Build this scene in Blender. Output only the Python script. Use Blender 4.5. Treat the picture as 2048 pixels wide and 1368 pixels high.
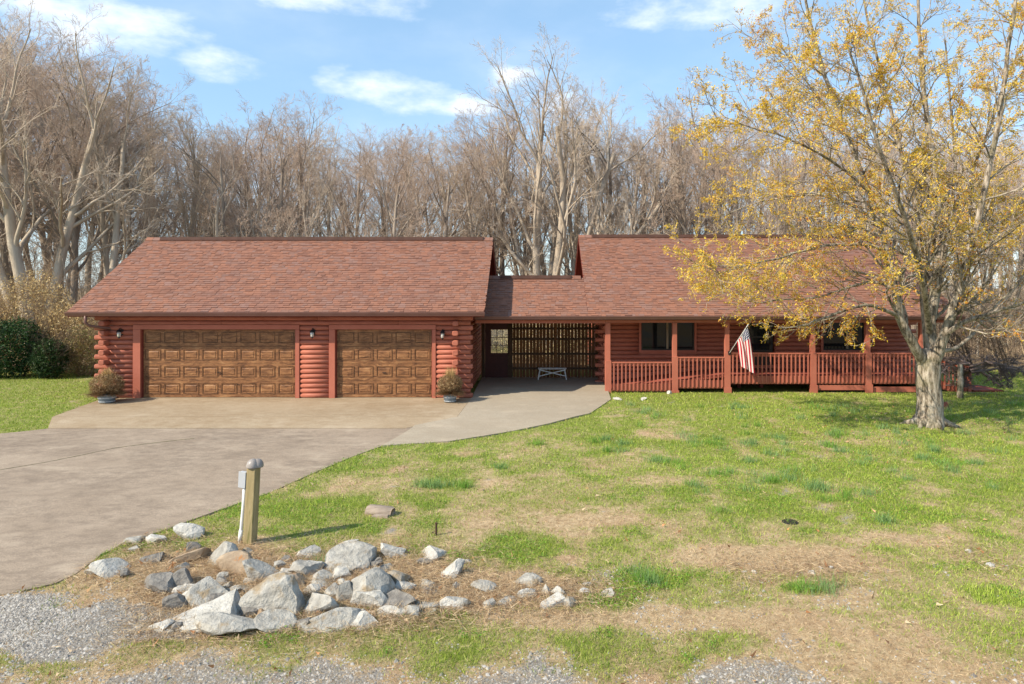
import bpy, math, random
import numpy as np
from mathutils import Vector, Matrix
S = bpy.context.scene
for o in list(bpy.data.objects): bpy.data.objects.remove(o)
COL = S.collection
R = math.radians
# ---------------------------------------------------------------- camera
H, F, PX, PY = 3.6, 1365.0, 1072.0, 573.0          # camera height (m), focal length and principal point (photo pixels)
cd = bpy.data.cameras.new('Camera'); cam = bpy.data.objects.new('Camera', cd); COL.objects.link(cam)
cam.location = (0, 0, H); cam.rotation_euler = (R(90), 0, 0)
cd.sensor_width = 36; cd.lens = 36 * F / 2048
cd.shift_x = -(PX - 1024) / 2048; cd.shift_y = (PY - 684) / 2048
cd.clip_start = .1; cd.clip_end = 3000
S.camera = cam
S.render.resolution_x = 1024; S.render.resolution_y = 684
# ---------------------------------------------------------------- sun, sky, exposure
SUNV = Vector((-1.75, -1.0, 1.62)).normalized()
sd = bpy.data.lights.new('Sun', 'SUN'); sun = bpy.data.objects.new('Sun', sd); COL.objects.link(sun)
sd.energy = 5.0; sd.angle = R(.5); sd.color = (1, .90, .73)
sun.rotation_euler = SUNV.to_track_quat('Z', 'Y').to_euler()
S.view_settings.view_transform = 'Standard'; S.view_settings.look = 'None'
S.view_settings.exposure = .54; S.view_settings.gamma = 1
W = bpy.data.worlds.new('World'); S.world = W; W.use_nodes = True
nt = W.node_tree; N = nt.nodes; L = nt.links
N.clear()
def wn(t, **k):
    n = N.new(t)
    for a, b in k.items(): setattr(n, a, b)
    return n
def wm(op, a, b=None, c=None):
    n = wn('ShaderNodeMath', operation=op)
    for i, v in enumerate((a, b, c)):
        if v is None: continue
        if isinstance(v, (int, float)): n.inputs[i].default_value = v
        else: L.new(v, n.inputs[i])
    return n.outputs[0]
sky = wn('ShaderNodeTexSky', sky_type='NISHITA', sun_disc=False)
sky.sun_elevation = math.asin(SUNV.z); sky.sun_rotation = math.atan2(SUNV.x, SUNV.y)
sky.air_density = 1.0; sky.dust_density = .4; sky.ozone_density = 2.0
tc = wn('ShaderNodeTexCoord'); sx = wn('ShaderNodeSeparateXYZ'); L.new(tc.outputs['Generated'], sx.inputs[0])
az = wm('ARCTAN2', sx.outputs[0], sx.outputs[1]); el = wm('ARCSINE', sx.outputs[2])
cmb = wn('ShaderNodeCombineXYZ'); L.new(az, cmb.inputs[0]); L.new(wm('MULTIPLY', el, 2.2), cmb.inputs[1])
n1 = wn('ShaderNodeTexNoise'); n1.inputs['Scale'].default_value = 7; n1.inputs['Detail'].default_value = 9; n1.inputs['Roughness'].default_value = .58
n2 = wn('ShaderNodeTexNoise'); n2.inputs['Scale'].default_value = 2.6; n2.inputs['Detail'].default_value = 8; n2.inputs['Roughness'].default_value = .55
L.new(cmb.outputs[0], n1.inputs[0]); L.new(cmb.outputs[0], n2.inputs[0])
acc = wm('MULTIPLY', wm('SUBTRACT', n2.outputs[0], .60), 3.0)       # loose clouds all round the sky
for (cx, cy, w, h) in [(215, 55, 190, 75), (60, 5, 120, 40), (430, 128, 110, 32), (760, 168, 120, 34), (850, 190, 95, 34), (930, 212, 75, 20), (1020, 160, 55, 32), (1430, 5, 170, 42), (600, -25, 240, 40), (1130, 200, 50, 30)]:
    a0 = math.atan2((cx - PX) / F, 1); e0 = math.atan2((PY - cy) / F, math.hypot(1, (cx - PX) / F))
    dx = wm('DIVIDE', wm('SUBTRACT', az, a0), w / F * math.cos(a0) ** 2); dy = wm('DIVIDE', wm('SUBTRACT', el, e0), h / F * math.cos(a0))
    v = wm('SUBTRACT', 1.0, wm('ADD', wm('MULTIPLY', dx, dx), wm('MULTIPLY', dy, dy)))
    v = wm('ADD', wm('MAXIMUM', v, -2.0), wm('MULTIPLY', wm('SUBTRACT', n1.outputs[0], .53), 6.5))
    acc = wm('MAXIMUM', acc, v)
mr = wn('ShaderNodeMapRange', interpolation_type='SMOOTHSTEP'); L.new(acc, mr.inputs[0])
mr.inputs[1].default_value = -.7; mr.inputs[2].default_value = 1.9; mr.inputs[3].default_value = .0; mr.inputs[4].default_value = .9
mx = wn('ShaderNodeMix', data_type='RGBA'); L.new(mr.outputs[0], mx.inputs[0]); veil = wn('ShaderNodeMix', data_type='RGBA'); veil.inputs[0].default_value = .34; L.new(sky.outputs[0], veil.inputs[6]); veil.inputs[7].default_value = (3.5, 5.9, 8.3, 1); L.new(veil.outputs[2], mx.inputs[6])   # thin even haze of a spring sky
mx.inputs[7].default_value = (7.2, 7.5, 7.9, 1)
bg = wn('ShaderNodeBackground'); L.new(mx.outputs[2], bg.inputs[0]); bg.inputs[1].default_value = .125
L.new(bg.outputs[0], wn('ShaderNodeOutputWorld').inputs[0])

# ---------------------------------------------------------------- helpers
rnd = random.Random(7); rng = np.random.default_rng(11)
def at(px, py, Y): return Vector(((px - PX) * Y / F, Y, H - (py - PY) * Y / F))
def xat(px, Y): return (px - PX) * Y / F
_bY = [-50, 4, 10, 17.6, 18.9, 21.6, 23.2, 400]; _bZ = [-.34, -.32, -.2, -.13, -.04, 0, .0, .0]
def base(Y): return np.interp(Y, _bY, _bZ)
def G(px, py, dz=0.0):                              # the ground point seen at a photo pixel
    Y = 12.0
    for _ in range(40): Y = .5 * Y + .5 * (H - float(base(Y)) - dz) * F / (py - PY)
    return Vector((xat(px, Y), Y, float(base(Y)) + dz))
def tag(o, label=None, cat=None, group=None, kind=None):
    if label: o['label'] = label
    if cat: o['category'] = cat
    if group: o['group'] = group
    if kind: o['kind'] = kind
    return o
def empty(name, loc, label, cat, group=None, rz=0):
    o = bpy.data.objects.new(name, None); COL.objects.link(o); o.location = loc; o.rotation_euler = (0, 0, rz)
    o.empty_display_size = .1
    return tag(o, label, cat, group)
def link(name, me, mats, parent=None, kind=None):
    o = bpy.data.objects.new(name, me); COL.objects.link(o)
    for m in (mats if isinstance(mats, (list, tuple)) else [mats]):
        if len(me.materials) < (len(mats) if isinstance(mats, (list, tuple)) else 1): me.materials.append(m)
    if parent is not None:
        o.parent = parent
        r = parent
        off = Vector((0, 0, 0))
        while r is not None:                        # geometry is written in world space: undo the parents' offsets
            off += r.location; r = r.parent
        if not parent.get('_local') and not (parent.parent and parent.parent.get('_local')): o.location = -off
    if kind: o['kind'] = kind
    return o
def npmesh(name, V, Fc, smooth=False, midx=None, col=None):
    V = np.asarray(V, np.float32); Fc = np.asarray(Fc, np.int32)
    me = bpy.data.meshes.new(name); me.vertices.add(len(V)); me.vertices.foreach_set('co', V.ravel())
    k = Fc.shape[1]; me.loops.add(Fc.size); me.polygons.add(len(Fc))
    me.loops.foreach_set('vertex_index', Fc.ravel())
    me.polygons.foreach_set('loop_start', np.arange(len(Fc), dtype=np.int32) * k)
    if smooth: me.polygons.foreach_set('use_smooth', np.ones(len(Fc), bool))
    if midx is not None: me.polygons.foreach_set('material_index', np.asarray(midx, np.int32))
    if col is not None:
        a = me.attributes.new('Col', 'FLOAT_COLOR', 'POINT'); c = np.ones((len(V), 4), np.float32); c[:, :3] = col
        a.data.foreach_set('color', c.ravel())
    me.update(calc_edges=True); me.validate()
    return me
class MB:
    def __init__(s): s.v = []; s.f = []; s.sm = False
    def poly(s, pts):
        i = len(s.v); s.v += [tuple(p) for p in pts]; s.f.append(tuple(range(i, i + len(pts)))); return s
    def hexa(s, b, t):                               # 4 bottom + 4 top points
        i = len(s.v); s.v += [tuple(p) for p in b] + [tuple(p) for p in t]
        s.f += [(i+3, i+2, i+1, i), (i+4, i+5, i+6, i+7)] + [(i+k, i+(k+1) % 4, i+4+(k+1) % 4, i+4+k) for k in range(4)]; return s
    def box(s, x0, x1, y0, y1, z0, z1, dz=0):        # dz: extra height at x1 (sloped board)
        return s.hexa([(x0,y0,z0),(x1,y0,z0+dz),(x1,y1,z0+dz),(x0,y1,z0)], [(x0,y0,z1),(x1,y0,z1+dz),(x1,y1,z1+dz),(x0,y1,z1)])
    def tube(s, pts, rad, n=8, cap=True, phase=0):
        pts = [Vector(p) for p in pts]; rad = rad if isinstance(rad, (list, tuple)) else [rad] * len(pts)
        i0 = len(s.v)
        for k, p in enumerate(pts):
            t = (pts[min(k+1, len(pts)-1)] - pts[max(k-1, 0)]).normalized()
            u = t.cross(Vector((0, 1, .01)) if abs(t.y) < .8 else Vector((1, 0, 0))).normalized(); w = t.cross(u)
            for j in range(n):
                a = 2 * math.pi * j / n + phase; s.v.append(tuple(p + (u * math.cos(a) + w * math.sin(a)) * rad[k]))
        for k in range(len(pts) - 1):
            for j in range(n): s.f.append((i0+k*n+j, i0+k*n+(j+1) % n, i0+(k+1)*n+(j+1) % n, i0+(k+1)*n+j))
        if cap: s.f.append(tuple(range(i0, i0+n))[::-1]); s.f.append(tuple(range(i0+(len(pts)-1)*n, i0+len(pts)*n)))
        return s
    def lathe(s, c, prof, n=16):                     # profile (r, z) about a vertical axis
        i0 = len(s.v)
        for (r, z) in prof:
            for j in range(n): a = 2*math.pi*j/n; s.v.append((c[0]+r*math.cos(a), c[1]+r*math.sin(a), c[2]+z))
        for k in range(len(prof)-1):
            for j in range(n): s.f.append((i0+k*n+j, i0+k*n+(j+1) % n, i0+(k+1)*n+(j+1) % n, i0+(k+1)*n+j))
        s.f.append(tuple(range(i0, i0+n))[::-1]); s.f.append(tuple(range(i0+(len(prof)-1)*n, i0+len(prof)*n))); return s
    def mesh(s, name, smooth=False):
        me = bpy.data.meshes.new(name); me.from_pydata(s.v, [], s.f)
        if smooth: me.polygons.foreach_set('use_smooth', [True] * len(me.polygons))
        me.update(); return me
    def build(s, name, mat, parent=None, smooth=False, kind=None, bevel=0):
        o = link(name, s.mesh(name, smooth), mat, parent, kind)
        if bevel:
            b = o.modifiers.new('Bevel', 'BEVEL'); b.width = bevel; b.segments = 2; b.limit_method = 'ANGLE'
        return o
def join_np(parts):                                  # [(V, F, col)] -> one
    Vs, Fs, Cs, n = [], [], [], 0
    for V, Fc, C in parts: Vs.append(V); Fs.append(Fc + n); Cs.append(C); n += len(V)
    return np.concatenate(Vs), np.concatenate(Fs), np.concatenate(Cs)
def vnoise(x, y, seed=0):                            # smooth 2-D value noise, 0..1
    x = np.asarray(x, float); y = np.asarray(y, float)
    xi = np.floor(x).astype(np.int64); yi = np.floor(y).astype(np.int64); fx = x - xi; fy = y - yi
    fx = fx*fx*(3-2*fx); fy = fy*fy*(3-2*fy)
    def h(a, b):
        n = (a * 374761393 + b * 668265263 + seed * 1442695041) & 0xffffffff
        n = ((n ^ (n >> 13)) * 1274126177) & 0xffffffff
        return ((n ^ (n >> 16)) & 0xffff) / 65535.0
    return (h(xi,yi)*(1-fx)+h(xi+1,yi)*fx)*(1-fy) + (h(xi,yi+1)*(1-fx)+h(xi+1,yi+1)*fx)*fy
def fbm(x, y, seed=0, o=4):
    s = 0; a = .5; t = 0
    for k in range(o): s = s + a*vnoise(np.asarray(x)*2**k+17*k, np.asarray(y)*2**k-9*k, seed+k); t += a; a *= .55
    return s / t
# ---------------------------------------------------------------- materials
def newmat(name):
    m = bpy.data.materials.new(name); m.use_nodes = True; t = m.node_tree
    b = t.nodes['Principled BSDF']; b.inputs['Specular IOR Level'].default_value = .25
    return m, t, b
class T:                                             # tiny node-building shorthand
    def __init__(s, t): s.t = t
    def n(s, typ, ins=None, **k):
        x = s.t.nodes.new(typ)
        for a, b in k.items(): setattr(x, a, b)
        for a, v in (ins or {}).items():
            if hasattr(v, 'is_output'): s.t.links.new(v, x.inputs[a])
            else: x.inputs[a].default_value = v
        return x
    def pos(s, scale=(1, 1, 1), obj=False):
        src = s.n('ShaderNodeTexCoord').outputs['Object'] if obj else s.n('ShaderNodeNewGeometry').outputs['Position']
        return s.n('ShaderNodeVectorMath', {0: src, 1: scale}, operation='MULTIPLY').outputs[0]
    def noise(s, vec, scale, detail=5, rough=.6): return s.n('ShaderNodeTexNoise', {'Vector': vec, 'Scale': scale, 'Detail': detail, 'Roughness': rough}).outputs[0]
    def ramp(s, fac, stops):
        r = s.n('ShaderNodeValToRGB', {0: fac}); e = r.color_ramp.elements
        while len(e) < len(stops): e.new(.5)
        for i, (p, c) in enumerate(stops): e[i].position = p; e[i].color = (*c, 1) if len(c) == 3 else c
        return r.outputs[0]
    def mix(s, f, a, b, bt='MIX'):
        x = s.n('ShaderNodeMix', data_type='RGBA', blend_type=bt)
        for i, v in ((0, f), (6, a), (7, b)):
            if hasattr(v, 'is_output'): s.t.links.new(v, x.inputs[i])
            else: x.inputs[i].default_value = v if i == 0 else (*v, 1)
        return x.outputs[2]
    def math(s, op, a, b=None):
        x = s.n('ShaderNodeMath', operation=op)
        for i, v in enumerate((a, b)):
            if v is None: continue
            if hasattr(v, 'is_output'): s.t.links.new(v, x.inputs[i])
            else: x.inputs[i].default_value = v
        return x.outputs[0]
    def bump(s, b, h, strength=.4, dist=.01): s.t.links.new(s.n('ShaderNodeBump', {'Strength': strength, 'Distance': dist, 'Height': h}).outputs[0], b.inputs['Normal'])
def vmat(name, c1, c2, scale=4, st=(1, 1, 1), rough=.8, bump=.4, bs=None, isl=.0, dist=.006, obj=False, metal=0, spots=None):
    m, t, b = newmat(name); q = T(t); p = q.pos(st, obj)
    c = q.ramp(q.noise(p, scale, 6, .62), [(.3, c1), (.7, c2)])
    if spots: c = q.mix(q.ramp(q.noise(p, spots[1], 4, .7), [(spots[2], (0,0,0)), (spots[2]+.1, (1,1,1))]), c, spots[0])
    if isl:
        ri = q.n('ShaderNodeNewGeometry').outputs['Random Per Island']
        f = q.n('ShaderNodeMapRange', {0: ri, 3: 1-isl, 4: 1+isl}).outputs[0]
        c = q.mix(1.0, c, q.n('ShaderNodeCombineColor', {0: f, 1: f, 2: f}).outputs[0], 'MULTIPLY')
    t.links.new(c, b.inputs['Base Color']); b.inputs['Roughness'].default_value = rough; b.inputs['Metallic'].default_value = metal
    if bump: q.bump(b, q.noise(p, bs or scale * 6, 6, .65), bump, dist)
    return m
def leafmat(name, trans=.35, rough=.6):
    m, t, b = newmat(name); q = T(t)
    a = q.n('ShaderNodeAttribute', attribute_name='Col').outputs['Color']
    t.links.new(a, b.inputs['Base Color']); b.inputs['Roughness'].default_value = rough
    tr = q.n('ShaderNodeBsdfTranslucent', {0: a}); ms = q.n('ShaderNodeMixShader', {0: trans, 1: b.outputs[0], 2: tr.outputs[0]})
    t.links.new(ms.outputs[0], t.nodes['Material Output'].inputs[0])
    return m
REDL = vmat('red_stained_log', (.31, .092, .058), (.44, .15, .095), 3, (1, 1, 5), .6, .35, 20, dist=.004, spots=((.2, .05, .035), 9, .70))
REDT = vmat('red_painted_trim', (.36, .108, .068), (.43, .14, .09), 2, (1, 1, 1), .6, .2, 30, dist=.003)
REDD = vmat('dark_red_board', (.15, .028, .018), (.22, .045, .03), 4, (1, 1, 4), .6, .2)
GUT = vmat('brown_gutter_metal', (.15, .075, .06), (.19, .095, .078), 2, rough=.35, bump=0)
DECKW = vmat('red_deck_board', (.28, .07, .05), (.38, .11, .08), 6, rough=.7, isl=.1)
BLACK = vmat('black_lantern_metal', (.012, .012, .014), (.02, .02, .022), 8, rough=.4, bump=.1)
FROST, _t, _b = newmat('frosted_lantern_glass'); _b.inputs['Base Color'].default_value = (.8, .78, .72, 1); _b.inputs['Roughness'].default_value = .25; _b.inputs['Transmission Weight'].default_value = .4
GLASS, _t, _b = newmat('dark_window_glass'); _b.inputs['Base Color'].default_value = (.012, .014, .015, 1); _b.inputs['Roughness'].default_value = .03; _b.inputs['Specular IOR Level'].default_value = .22
PANE, _t, _b = newmat('clear_door_glass'); _q = T(_t)
_ms = _q.n('ShaderNodeMixShader', {0: .12, 1: _q.n('ShaderNodeBsdfTransparent', {0: (.85, .88, .85, 1)}).outputs[0], 2: _q.n('ShaderNodeBsdfGlossy', {'Roughness': .05}).outputs[0]}); _t.links.new(_ms.outputs[0], _t.nodes['Material Output'].inputs[0])
FRAME = vmat('dark_bronze_window_frame', (.03, .022, .018), (.045, .033, .027), 5, rough=.4, bump=0)
def concrete(name, a, b_, dark, amt):
    m, t, b = newmat(name); q = T(t); p = q.pos()
    c = q.ramp(q.noise(p, .7, 6, .6), [(.3, a), (.72, b_)])
    f = q.math('MULTIPLY', q.ramp(q.math('ADD', q.math('MULTIPLY', q.noise(q.pos((.8, 1, 1)), .4, 2, .5), .3), q.math('MULTIPLY', q.noise(q.pos((.6, 1, 1)), 4.5, 9, .82), .7)), [(.45, (0,0,0)), (.62, (1,1,1))]), amt)
    c = q.mix(f, c, dark)
    f2 = q.math('MULTIPLY', q.ramp(q.noise(p, 55, 3, .7), [(.42, (0,0,0)), (.60, (1,1,1))]), .6)
    c = q.mix(f2, c, tuple(x * .55 for x in a))
    f3 = q.math('MULTIPLY', q.ramp(q.noise(q.pos((.6, 1, 1)), 1.6, 6, .7), [(.53, (0,0,0)), (.75, (1,1,1))]), .4)
    c = q.mix(f3, c, (.52, .43, .33))
    t.links.new(c, b.inputs['Base Color']); b.inputs['Roughness'].default_value = .85
    q.bump(b, q.noise(p, 60, 5, .7), .35, .006)
    return m
CONC1 = concrete('tan_apron_concrete', (.36, .27, .175), (.42, .335, .235), (.25, .17, .095), .8)
CONC2 = concrete('grey_driveway_concrete', (.31, .24, .178), (.39, .31, .235), (.16, .122, .093), .8)
CONC3 = concrete('pale_slab_concrete', (.36, .30, .225), (.41, .35, .27), (.30, .24, .17), .55)
ROCKM = vmat('grey_limestone', (.24, .225, .20), (.49, .465, .415), 7, rough=.92, bump=1.0, bs=14, dist=.05, spots=((.30, .23, .15), 2.6, .55))
ROCKD = vmat('dark_grey_stone', (.13, .12, .11), (.28, .26, .235), 7, rough=.92, bump=1.0, bs=14, dist=.05, spots=((.22, .17, .12), 2.6, .6))
ROCKT = vmat('tan_brown_stone', (.24, .17, .11), (.40, .31, .22), 6, rough=.9, bump=.8, bs=22, dist=.02, spots=((.38, .17, .06), 5, .6))
ROCKW = vmat('pale_white_stone', (.37, .35, .31), (.58, .55, .50), 7, rough=.92, bump=1.0, bs=14, dist=.05, spots=((.36, .28, .19), 2.6, .6))
BARK = vmat('pale_grey_bark', (.30, .24, .18), (.52, .44, .35), 2.2, (1, 1, .35), .9, .6, 14, dist=.03)
BARK2 = vmat('brown_grey_bark', (.19, .15, .12), (.37, .31, .25), 2.2, (1, 1, .35), .9, .6, 14, dist=.03)
TWIG = vmat('red_brown_twig', (.40, .29, .22), (.57, .44, .345), .35, rough=.9, bump=0)
TWIG2 = vmat('grey_tan_twig', (.43, .335, .255), (.60, .50, .395), .35, rough=.9, bump=0)
MAPB, _t, _b = newmat('furrowed_maple_bark'); _q = T(_t)
_c = _q.ramp(_q.noise(_q.pos((1, 1, .2)), 11, 8, .74), [(.38, (.05, .038, .028)), (.46, (.20, .16, .115)), (.56, (.42, .355, .28)), (.72, (.56, .49, .40))])
_c = _q.mix(_q.math('MULTIPLY', _q.ramp(_q.noise(_q.pos(), 1.7, 5), [(.5, (0,0,0)), (.66, (1,1,1))]), .55), _c, (.17, .155, .085))
_t.links.new(_c, _b.inputs['Base Color']); _b.inputs['Roughness'].default_value = .9; _q.bump(_b, _q.noise(_q.pos((1, 1, .2)), 11, 8, .74), 1.0, .06)
TWIGD = vmat('dark_brown_twig', (.12, .085, .075), (.20, .15, .135), 2, rough=.9, bump=0)
LEAF = leafmat('leaf_colours'); GRASS = leafmat('grass_colours', .3); DRY = leafmat('dry_leaf_colours', .2)
# ---------------------------------------------------------------- ground, driveway
EDGE = [(0,868),(95,858),(105,835),(205,799)]                       # driveway's left edge seen from the front, then the right edge
RIGHT = [(1222,800),(1180,828),(1100,848),(1000,868),(900,884),(765,893),(700,916),(620,950),(540,986),(430,1024),(330,1060),(240,1092),(200,1112),(150,1150),(110,1168),(40,1184),(-40,1200),(-160,1215)]
def gp(l): return [G(*p) for p in l]
right_pts = gp(RIGHT); left_pts = gp([(-420, 905)] + EDGE)
drive_poly = [(p.x, p.y) for p in left_pts] + [(-13.5, 22.2), (-2.0, 22.2), (-2.0, 26.4), (2.5, 26.4)] + [(p.x, p.y) for p in right_pts] + [(-16, right_pts[-1].y), (-16, left_pts[0].y)]
def inpoly(x, y, poly):
    x = np.asarray(x); y = np.asarray(y); c = np.zeros(x.shape, bool); n = len(poly)
    for i in range(n):
        (x0, y0), (x1, y1) = poly[i], poly[(i+1) % n]
        if y0 == y1: continue
        c ^= ((y0 > y) != (y1 > y)) & (x < (x1-x0)*(y-y0)/(y1-y0)+x0)
    return c
def blob(x, y, c, rx, ry): return np.clip(1.3 - ((x-c[0])/rx)**2 - ((y-c[1])/ry)**2, 0, 1)
def pblob(x, y, px, py, w, h):                       # soft patch centred on what the photo shows at (px, py)
    c = G(px, py); a = G(px, py-h/2); b = G(px, py+h/2)
    return blob(x, y, c, w/2*c.y/F, max(.12, (a.y-b.y)/2))
def fields(x, y):                                    # green cover, gravel cover, bare earth (0..1)
    n = fbm(x*.55, y*.55, 3, 4); n2 = fbm(x*1.9, y*1.9, 9, 3)
    g = .62 + (n-.5)*1.25 + (n2-.5)*1.0
    g = g + .10 + .16*np.clip((y-10.5)/4, 0, 1) + .22*np.clip((y-15)/5, 0, 1) - .16*np.clip((9.2-y)/1.2, 0, 1)
    g = g - .12*np.clip((x-2.5)/3, 0, 1)*np.clip((12.5-y)/1.5, 0, 1) - .10*np.clip((12.5-y)/2, 0, 1)
    left = (x < -9) & (y > 16)
    g = np.where(left, .93 + (n2-.5)*.35, g)
    for p in [(740,1060,110,40),(1040,1095,230,75),(890,966,150,30),(1290,1160,230,70),(1600,1180,120,30),(600,1020,230,60),(700,1010,120,50),(1850,1030,220,40),(1990,1190,160,60),(590,1115,70,40),(1640,1040,70,20),(100,1210,70,40),(260,1250,60,20),(860,1010,90,30),(1150,840,160,20),(1200,875,140,24),(860,1236,200,14)]: g = np.maximum(g, 1.15*pblob(x, y, *p)*(.55+.8*n2))
    for p in [(1330,870,120,26),(780,930,170,40),(930,905,80,22),(1480,1120,340,60),(1180,1040,190,26),(1620,1120,380,55),(1780,1080,240,36),(1030,1170,420,50),(400,1130,260,70),(330,1200,260,60),(1330,1240,700,50),(1450,1240,500,40),(480,1085,130,30),(840,1130,110,40),(1330,965,240,26),(560,1170,560,130),(260,1150,220,110),(900,1170,380,110),(480,1120,260,60),(900,1180,500,70)]: g = g - .5*pblob(x, y, *p)
    gr = np.clip((fbm(x*.9, y*.9, 21, 4)-.50)*2.6 + np.clip((7.0-y)/.6, -1.5, .55), 0, .72)*np.clip((7.6-y)/.4, 0, 1)
    for p in [(160,1255,420,110),(60,1205,170,70),(330,1265,180,40),(120,1300,260,70)]: gr = np.maximum(gr, np.clip(pblob(x, y, *p)*1.3 + (fbm(x*2.2, y*2.2, 5, 3)-.6)*2.2, 0, 1))
    g = g - .75*gr
    return np.clip(g, 0, 1.2), gr
def gbump(x, y):
    far = np.clip((np.asarray(y)-33)/20, 0, 1)
    return (fbm(np.asarray(x)*.7, np.asarray(y)*.7, 31, 3)-.5)*.07
def gz(x, y):                                        # lawn level
    x = np.asarray(x, float); y = np.asarray(y, float)
    d = inpoly(x, y, drive_poly)
    lawn = base(y) + .012 + gbump(x, y)*np.clip((22-y)/3, 0, 1)
    return np.where(d, base(y) - .02, lawn)
gx_ = np.concatenate([np.linspace(-900, -60, 10), np.linspace(-50, -22, 12), np.arange(-20, 20.01, .16), np.linspace(22, 50, 12), np.linspace(60, 900, 10)])
gy_ = np.concatenate([np.linspace(-300, -5, 8), np.arange(-2, 4, 1.), np.arange(4, 25, .16), np.arange(25, 75, 1.5), np.linspace(80, 1500, 14)])
XX, YY = np.meshgrid(gx_, gy_); g_, gr_ = fields(XX, YY); ZZ = gz(XX, YY)
nx, ny = len(gx_), len(gy_)
idx = np.arange(nx*ny).reshape(ny, nx)
Fq = np.stack([idx[:-1, :-1], idx[:-1, 1:], idx[1:, 1:], idx[1:, :-1]], -1).reshape(-1, 4)
gcol = np.stack([np.clip(g_, 0, 1), gr_, np.clip((YY-27)/4, 0, 1)], -1).reshape(-1, 3)
GM, t_, b_ = newmat('lawn_soil_and_thatch'); q = T(t_); p = q.pos()
sep = q.n('ShaderNodeSeparateColor', {0: q.n('ShaderNodeAttribute', attribute_name='Col').outputs['Color']})
thatch = q.ramp(q.noise(p, 9, 8, .75), [(.3, (.26, .17, .095)), (.5, (.47, .345, .205)), (.72, (.62, .48, .31))])
thatch = q.mix(q.ramp(q.noise(p, .8, 4), [(.5, (0,0,0)), (.68, (.6,.6,.6))]), thatch, (.40, .255, .155))
green = q.ramp(q.noise(p, 12, 7, .75), [(.32, (.11, .13, .025)), (.55, (.23, .27, .06)), (.75, (.36, .38, .12))])
grav = q.ramp(q.noise(p, 45, 6, .8), [(.32, (.13, .115, .10)), (.5, (.30, .275, .245)), (.68, (.44, .41, .37))])
litter = q.ramp(q.noise(p, 3, 6, .7), [(.3, (.13, .085, .05)), (.7, (.26, .185, .11))])
gf = q.math('ADD', sep.outputs[0], q.math('MULTIPLY', q.math('SUBTRACT', q.noise(p, 4, 6, .75), .5), 2.2))
c = q.mix(q.ramp(gf, [(.2, (0,0,0)), (1.0, (1,1,1))]), thatch, green)
c = q.mix(q.ramp(q.math('ADD', sep.outputs[1], q.math('MULTIPLY', q.math('SUBTRACT', q.noise(p, 7, 5, .7), .5), 1.2)), [(.4, (0,0,0)), (.7, (1,1,1))]), c, grav)
c = q.mix(sep.outputs[2], c, litter)
t_.links.new(c, b_.inputs['Base Color']); b_.inputs['Roughness'].default_value = .95; b_.inputs['Specular IOR Level'].default_value = .1
q.bump(b_, q.noise(p, 26, 7, .8), .9, .04)
tag(link('ground', npmesh('ground', np.stack([XX, YY, ZZ], -1).reshape(-1, 3), Fq, True, col=gcol), GM), kind='structure')

import bmesh
def sheet(name, pts, lift, mat, zf=base):
    bm = bmesh.new(); bm.faces.new([bm.verts.new((p[0], p[1], 0)) for p in pts])
    for yc in np.arange(5.5, 27, .5):
        bmesh.ops.bisect_plane(bm, geom=bm.verts[:]+bm.edges[:]+bm.faces[:], plane_co=(0, yc, 0), plane_no=(0, 1, 0))
    bmesh.ops.triangulate(bm, faces=bm.faces[:])
    r = bmesh.ops.extrude_face_region(bm, geom=bm.faces[:])
    top = [v for v in r['geom'] if isinstance(v, bmesh.types.BMVert)]; ts = set(top)
    for v in bm.verts: v.co.z = float(zf(v.co.y)) + (lift if v in ts else lift - .12)
    bmesh.ops.recalc_face_normals(bm, faces=bm.faces[:])
    me = bpy.data.meshes.new(name); bm.to_mesh(me); bm.free()
    return tag(link(name, me, mat), kind='structure')
J = .012
pa = G(105, 835); pb = G(95, 858)
yA, yB = pa.y, pb.y
pj = G(915, 835); pk = G(830, 852); pm = G(765, 893)
# apron in front of the garage doors, its sloped toe, the breezeway slab and the lower driveway
sheet('garage_apron', [(-13.6, 22.3), (-13.6, 21.9), (G(205,799).x, 21.6), (pa.x, yA), (pj.x-J, yA), (-2.06-J, 21.9), (-2.06-J, 22.3)], .022, CONC1)
sheet('apron_toe', [(pa.x, yA-J), (pb.x, yB+.02), (G(812,858).x, yB+.02), (pj.x-J, yA-J)], .02, CONC1)
def slabz(y): return np.interp(y, [4, 21.5, 24, 40], [0, 0, .085, .085]) + base(y)
br = [(-2.06, 22.0), (-2.06, 26.6), (2.45, 26.6), (2.45, 23.4)] + [(p.x, p.y) for p in right_pts[:6]] + [(pk.x, pk.y), (pj.x, pj.y)]
sheet('breezeway_slab', br[::-1], .026, CONC3, slabz)
low = [(-40, left_pts[0].y-1), (left_pts[0].x, left_pts[0].y)] + [(p.x, p.y) for p in left_pts[1:3]] + [(G(812,858).x-.02, yB), (pk.x-.03, pk.y-.02), (pm.x-.02, pm.y)] + [(p.x, p.y) for p in right_pts[6:]] + [(-40, right_pts[-1].y-.5)]
sheet('driveway', low[::-1], .012, CONC2)
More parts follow.
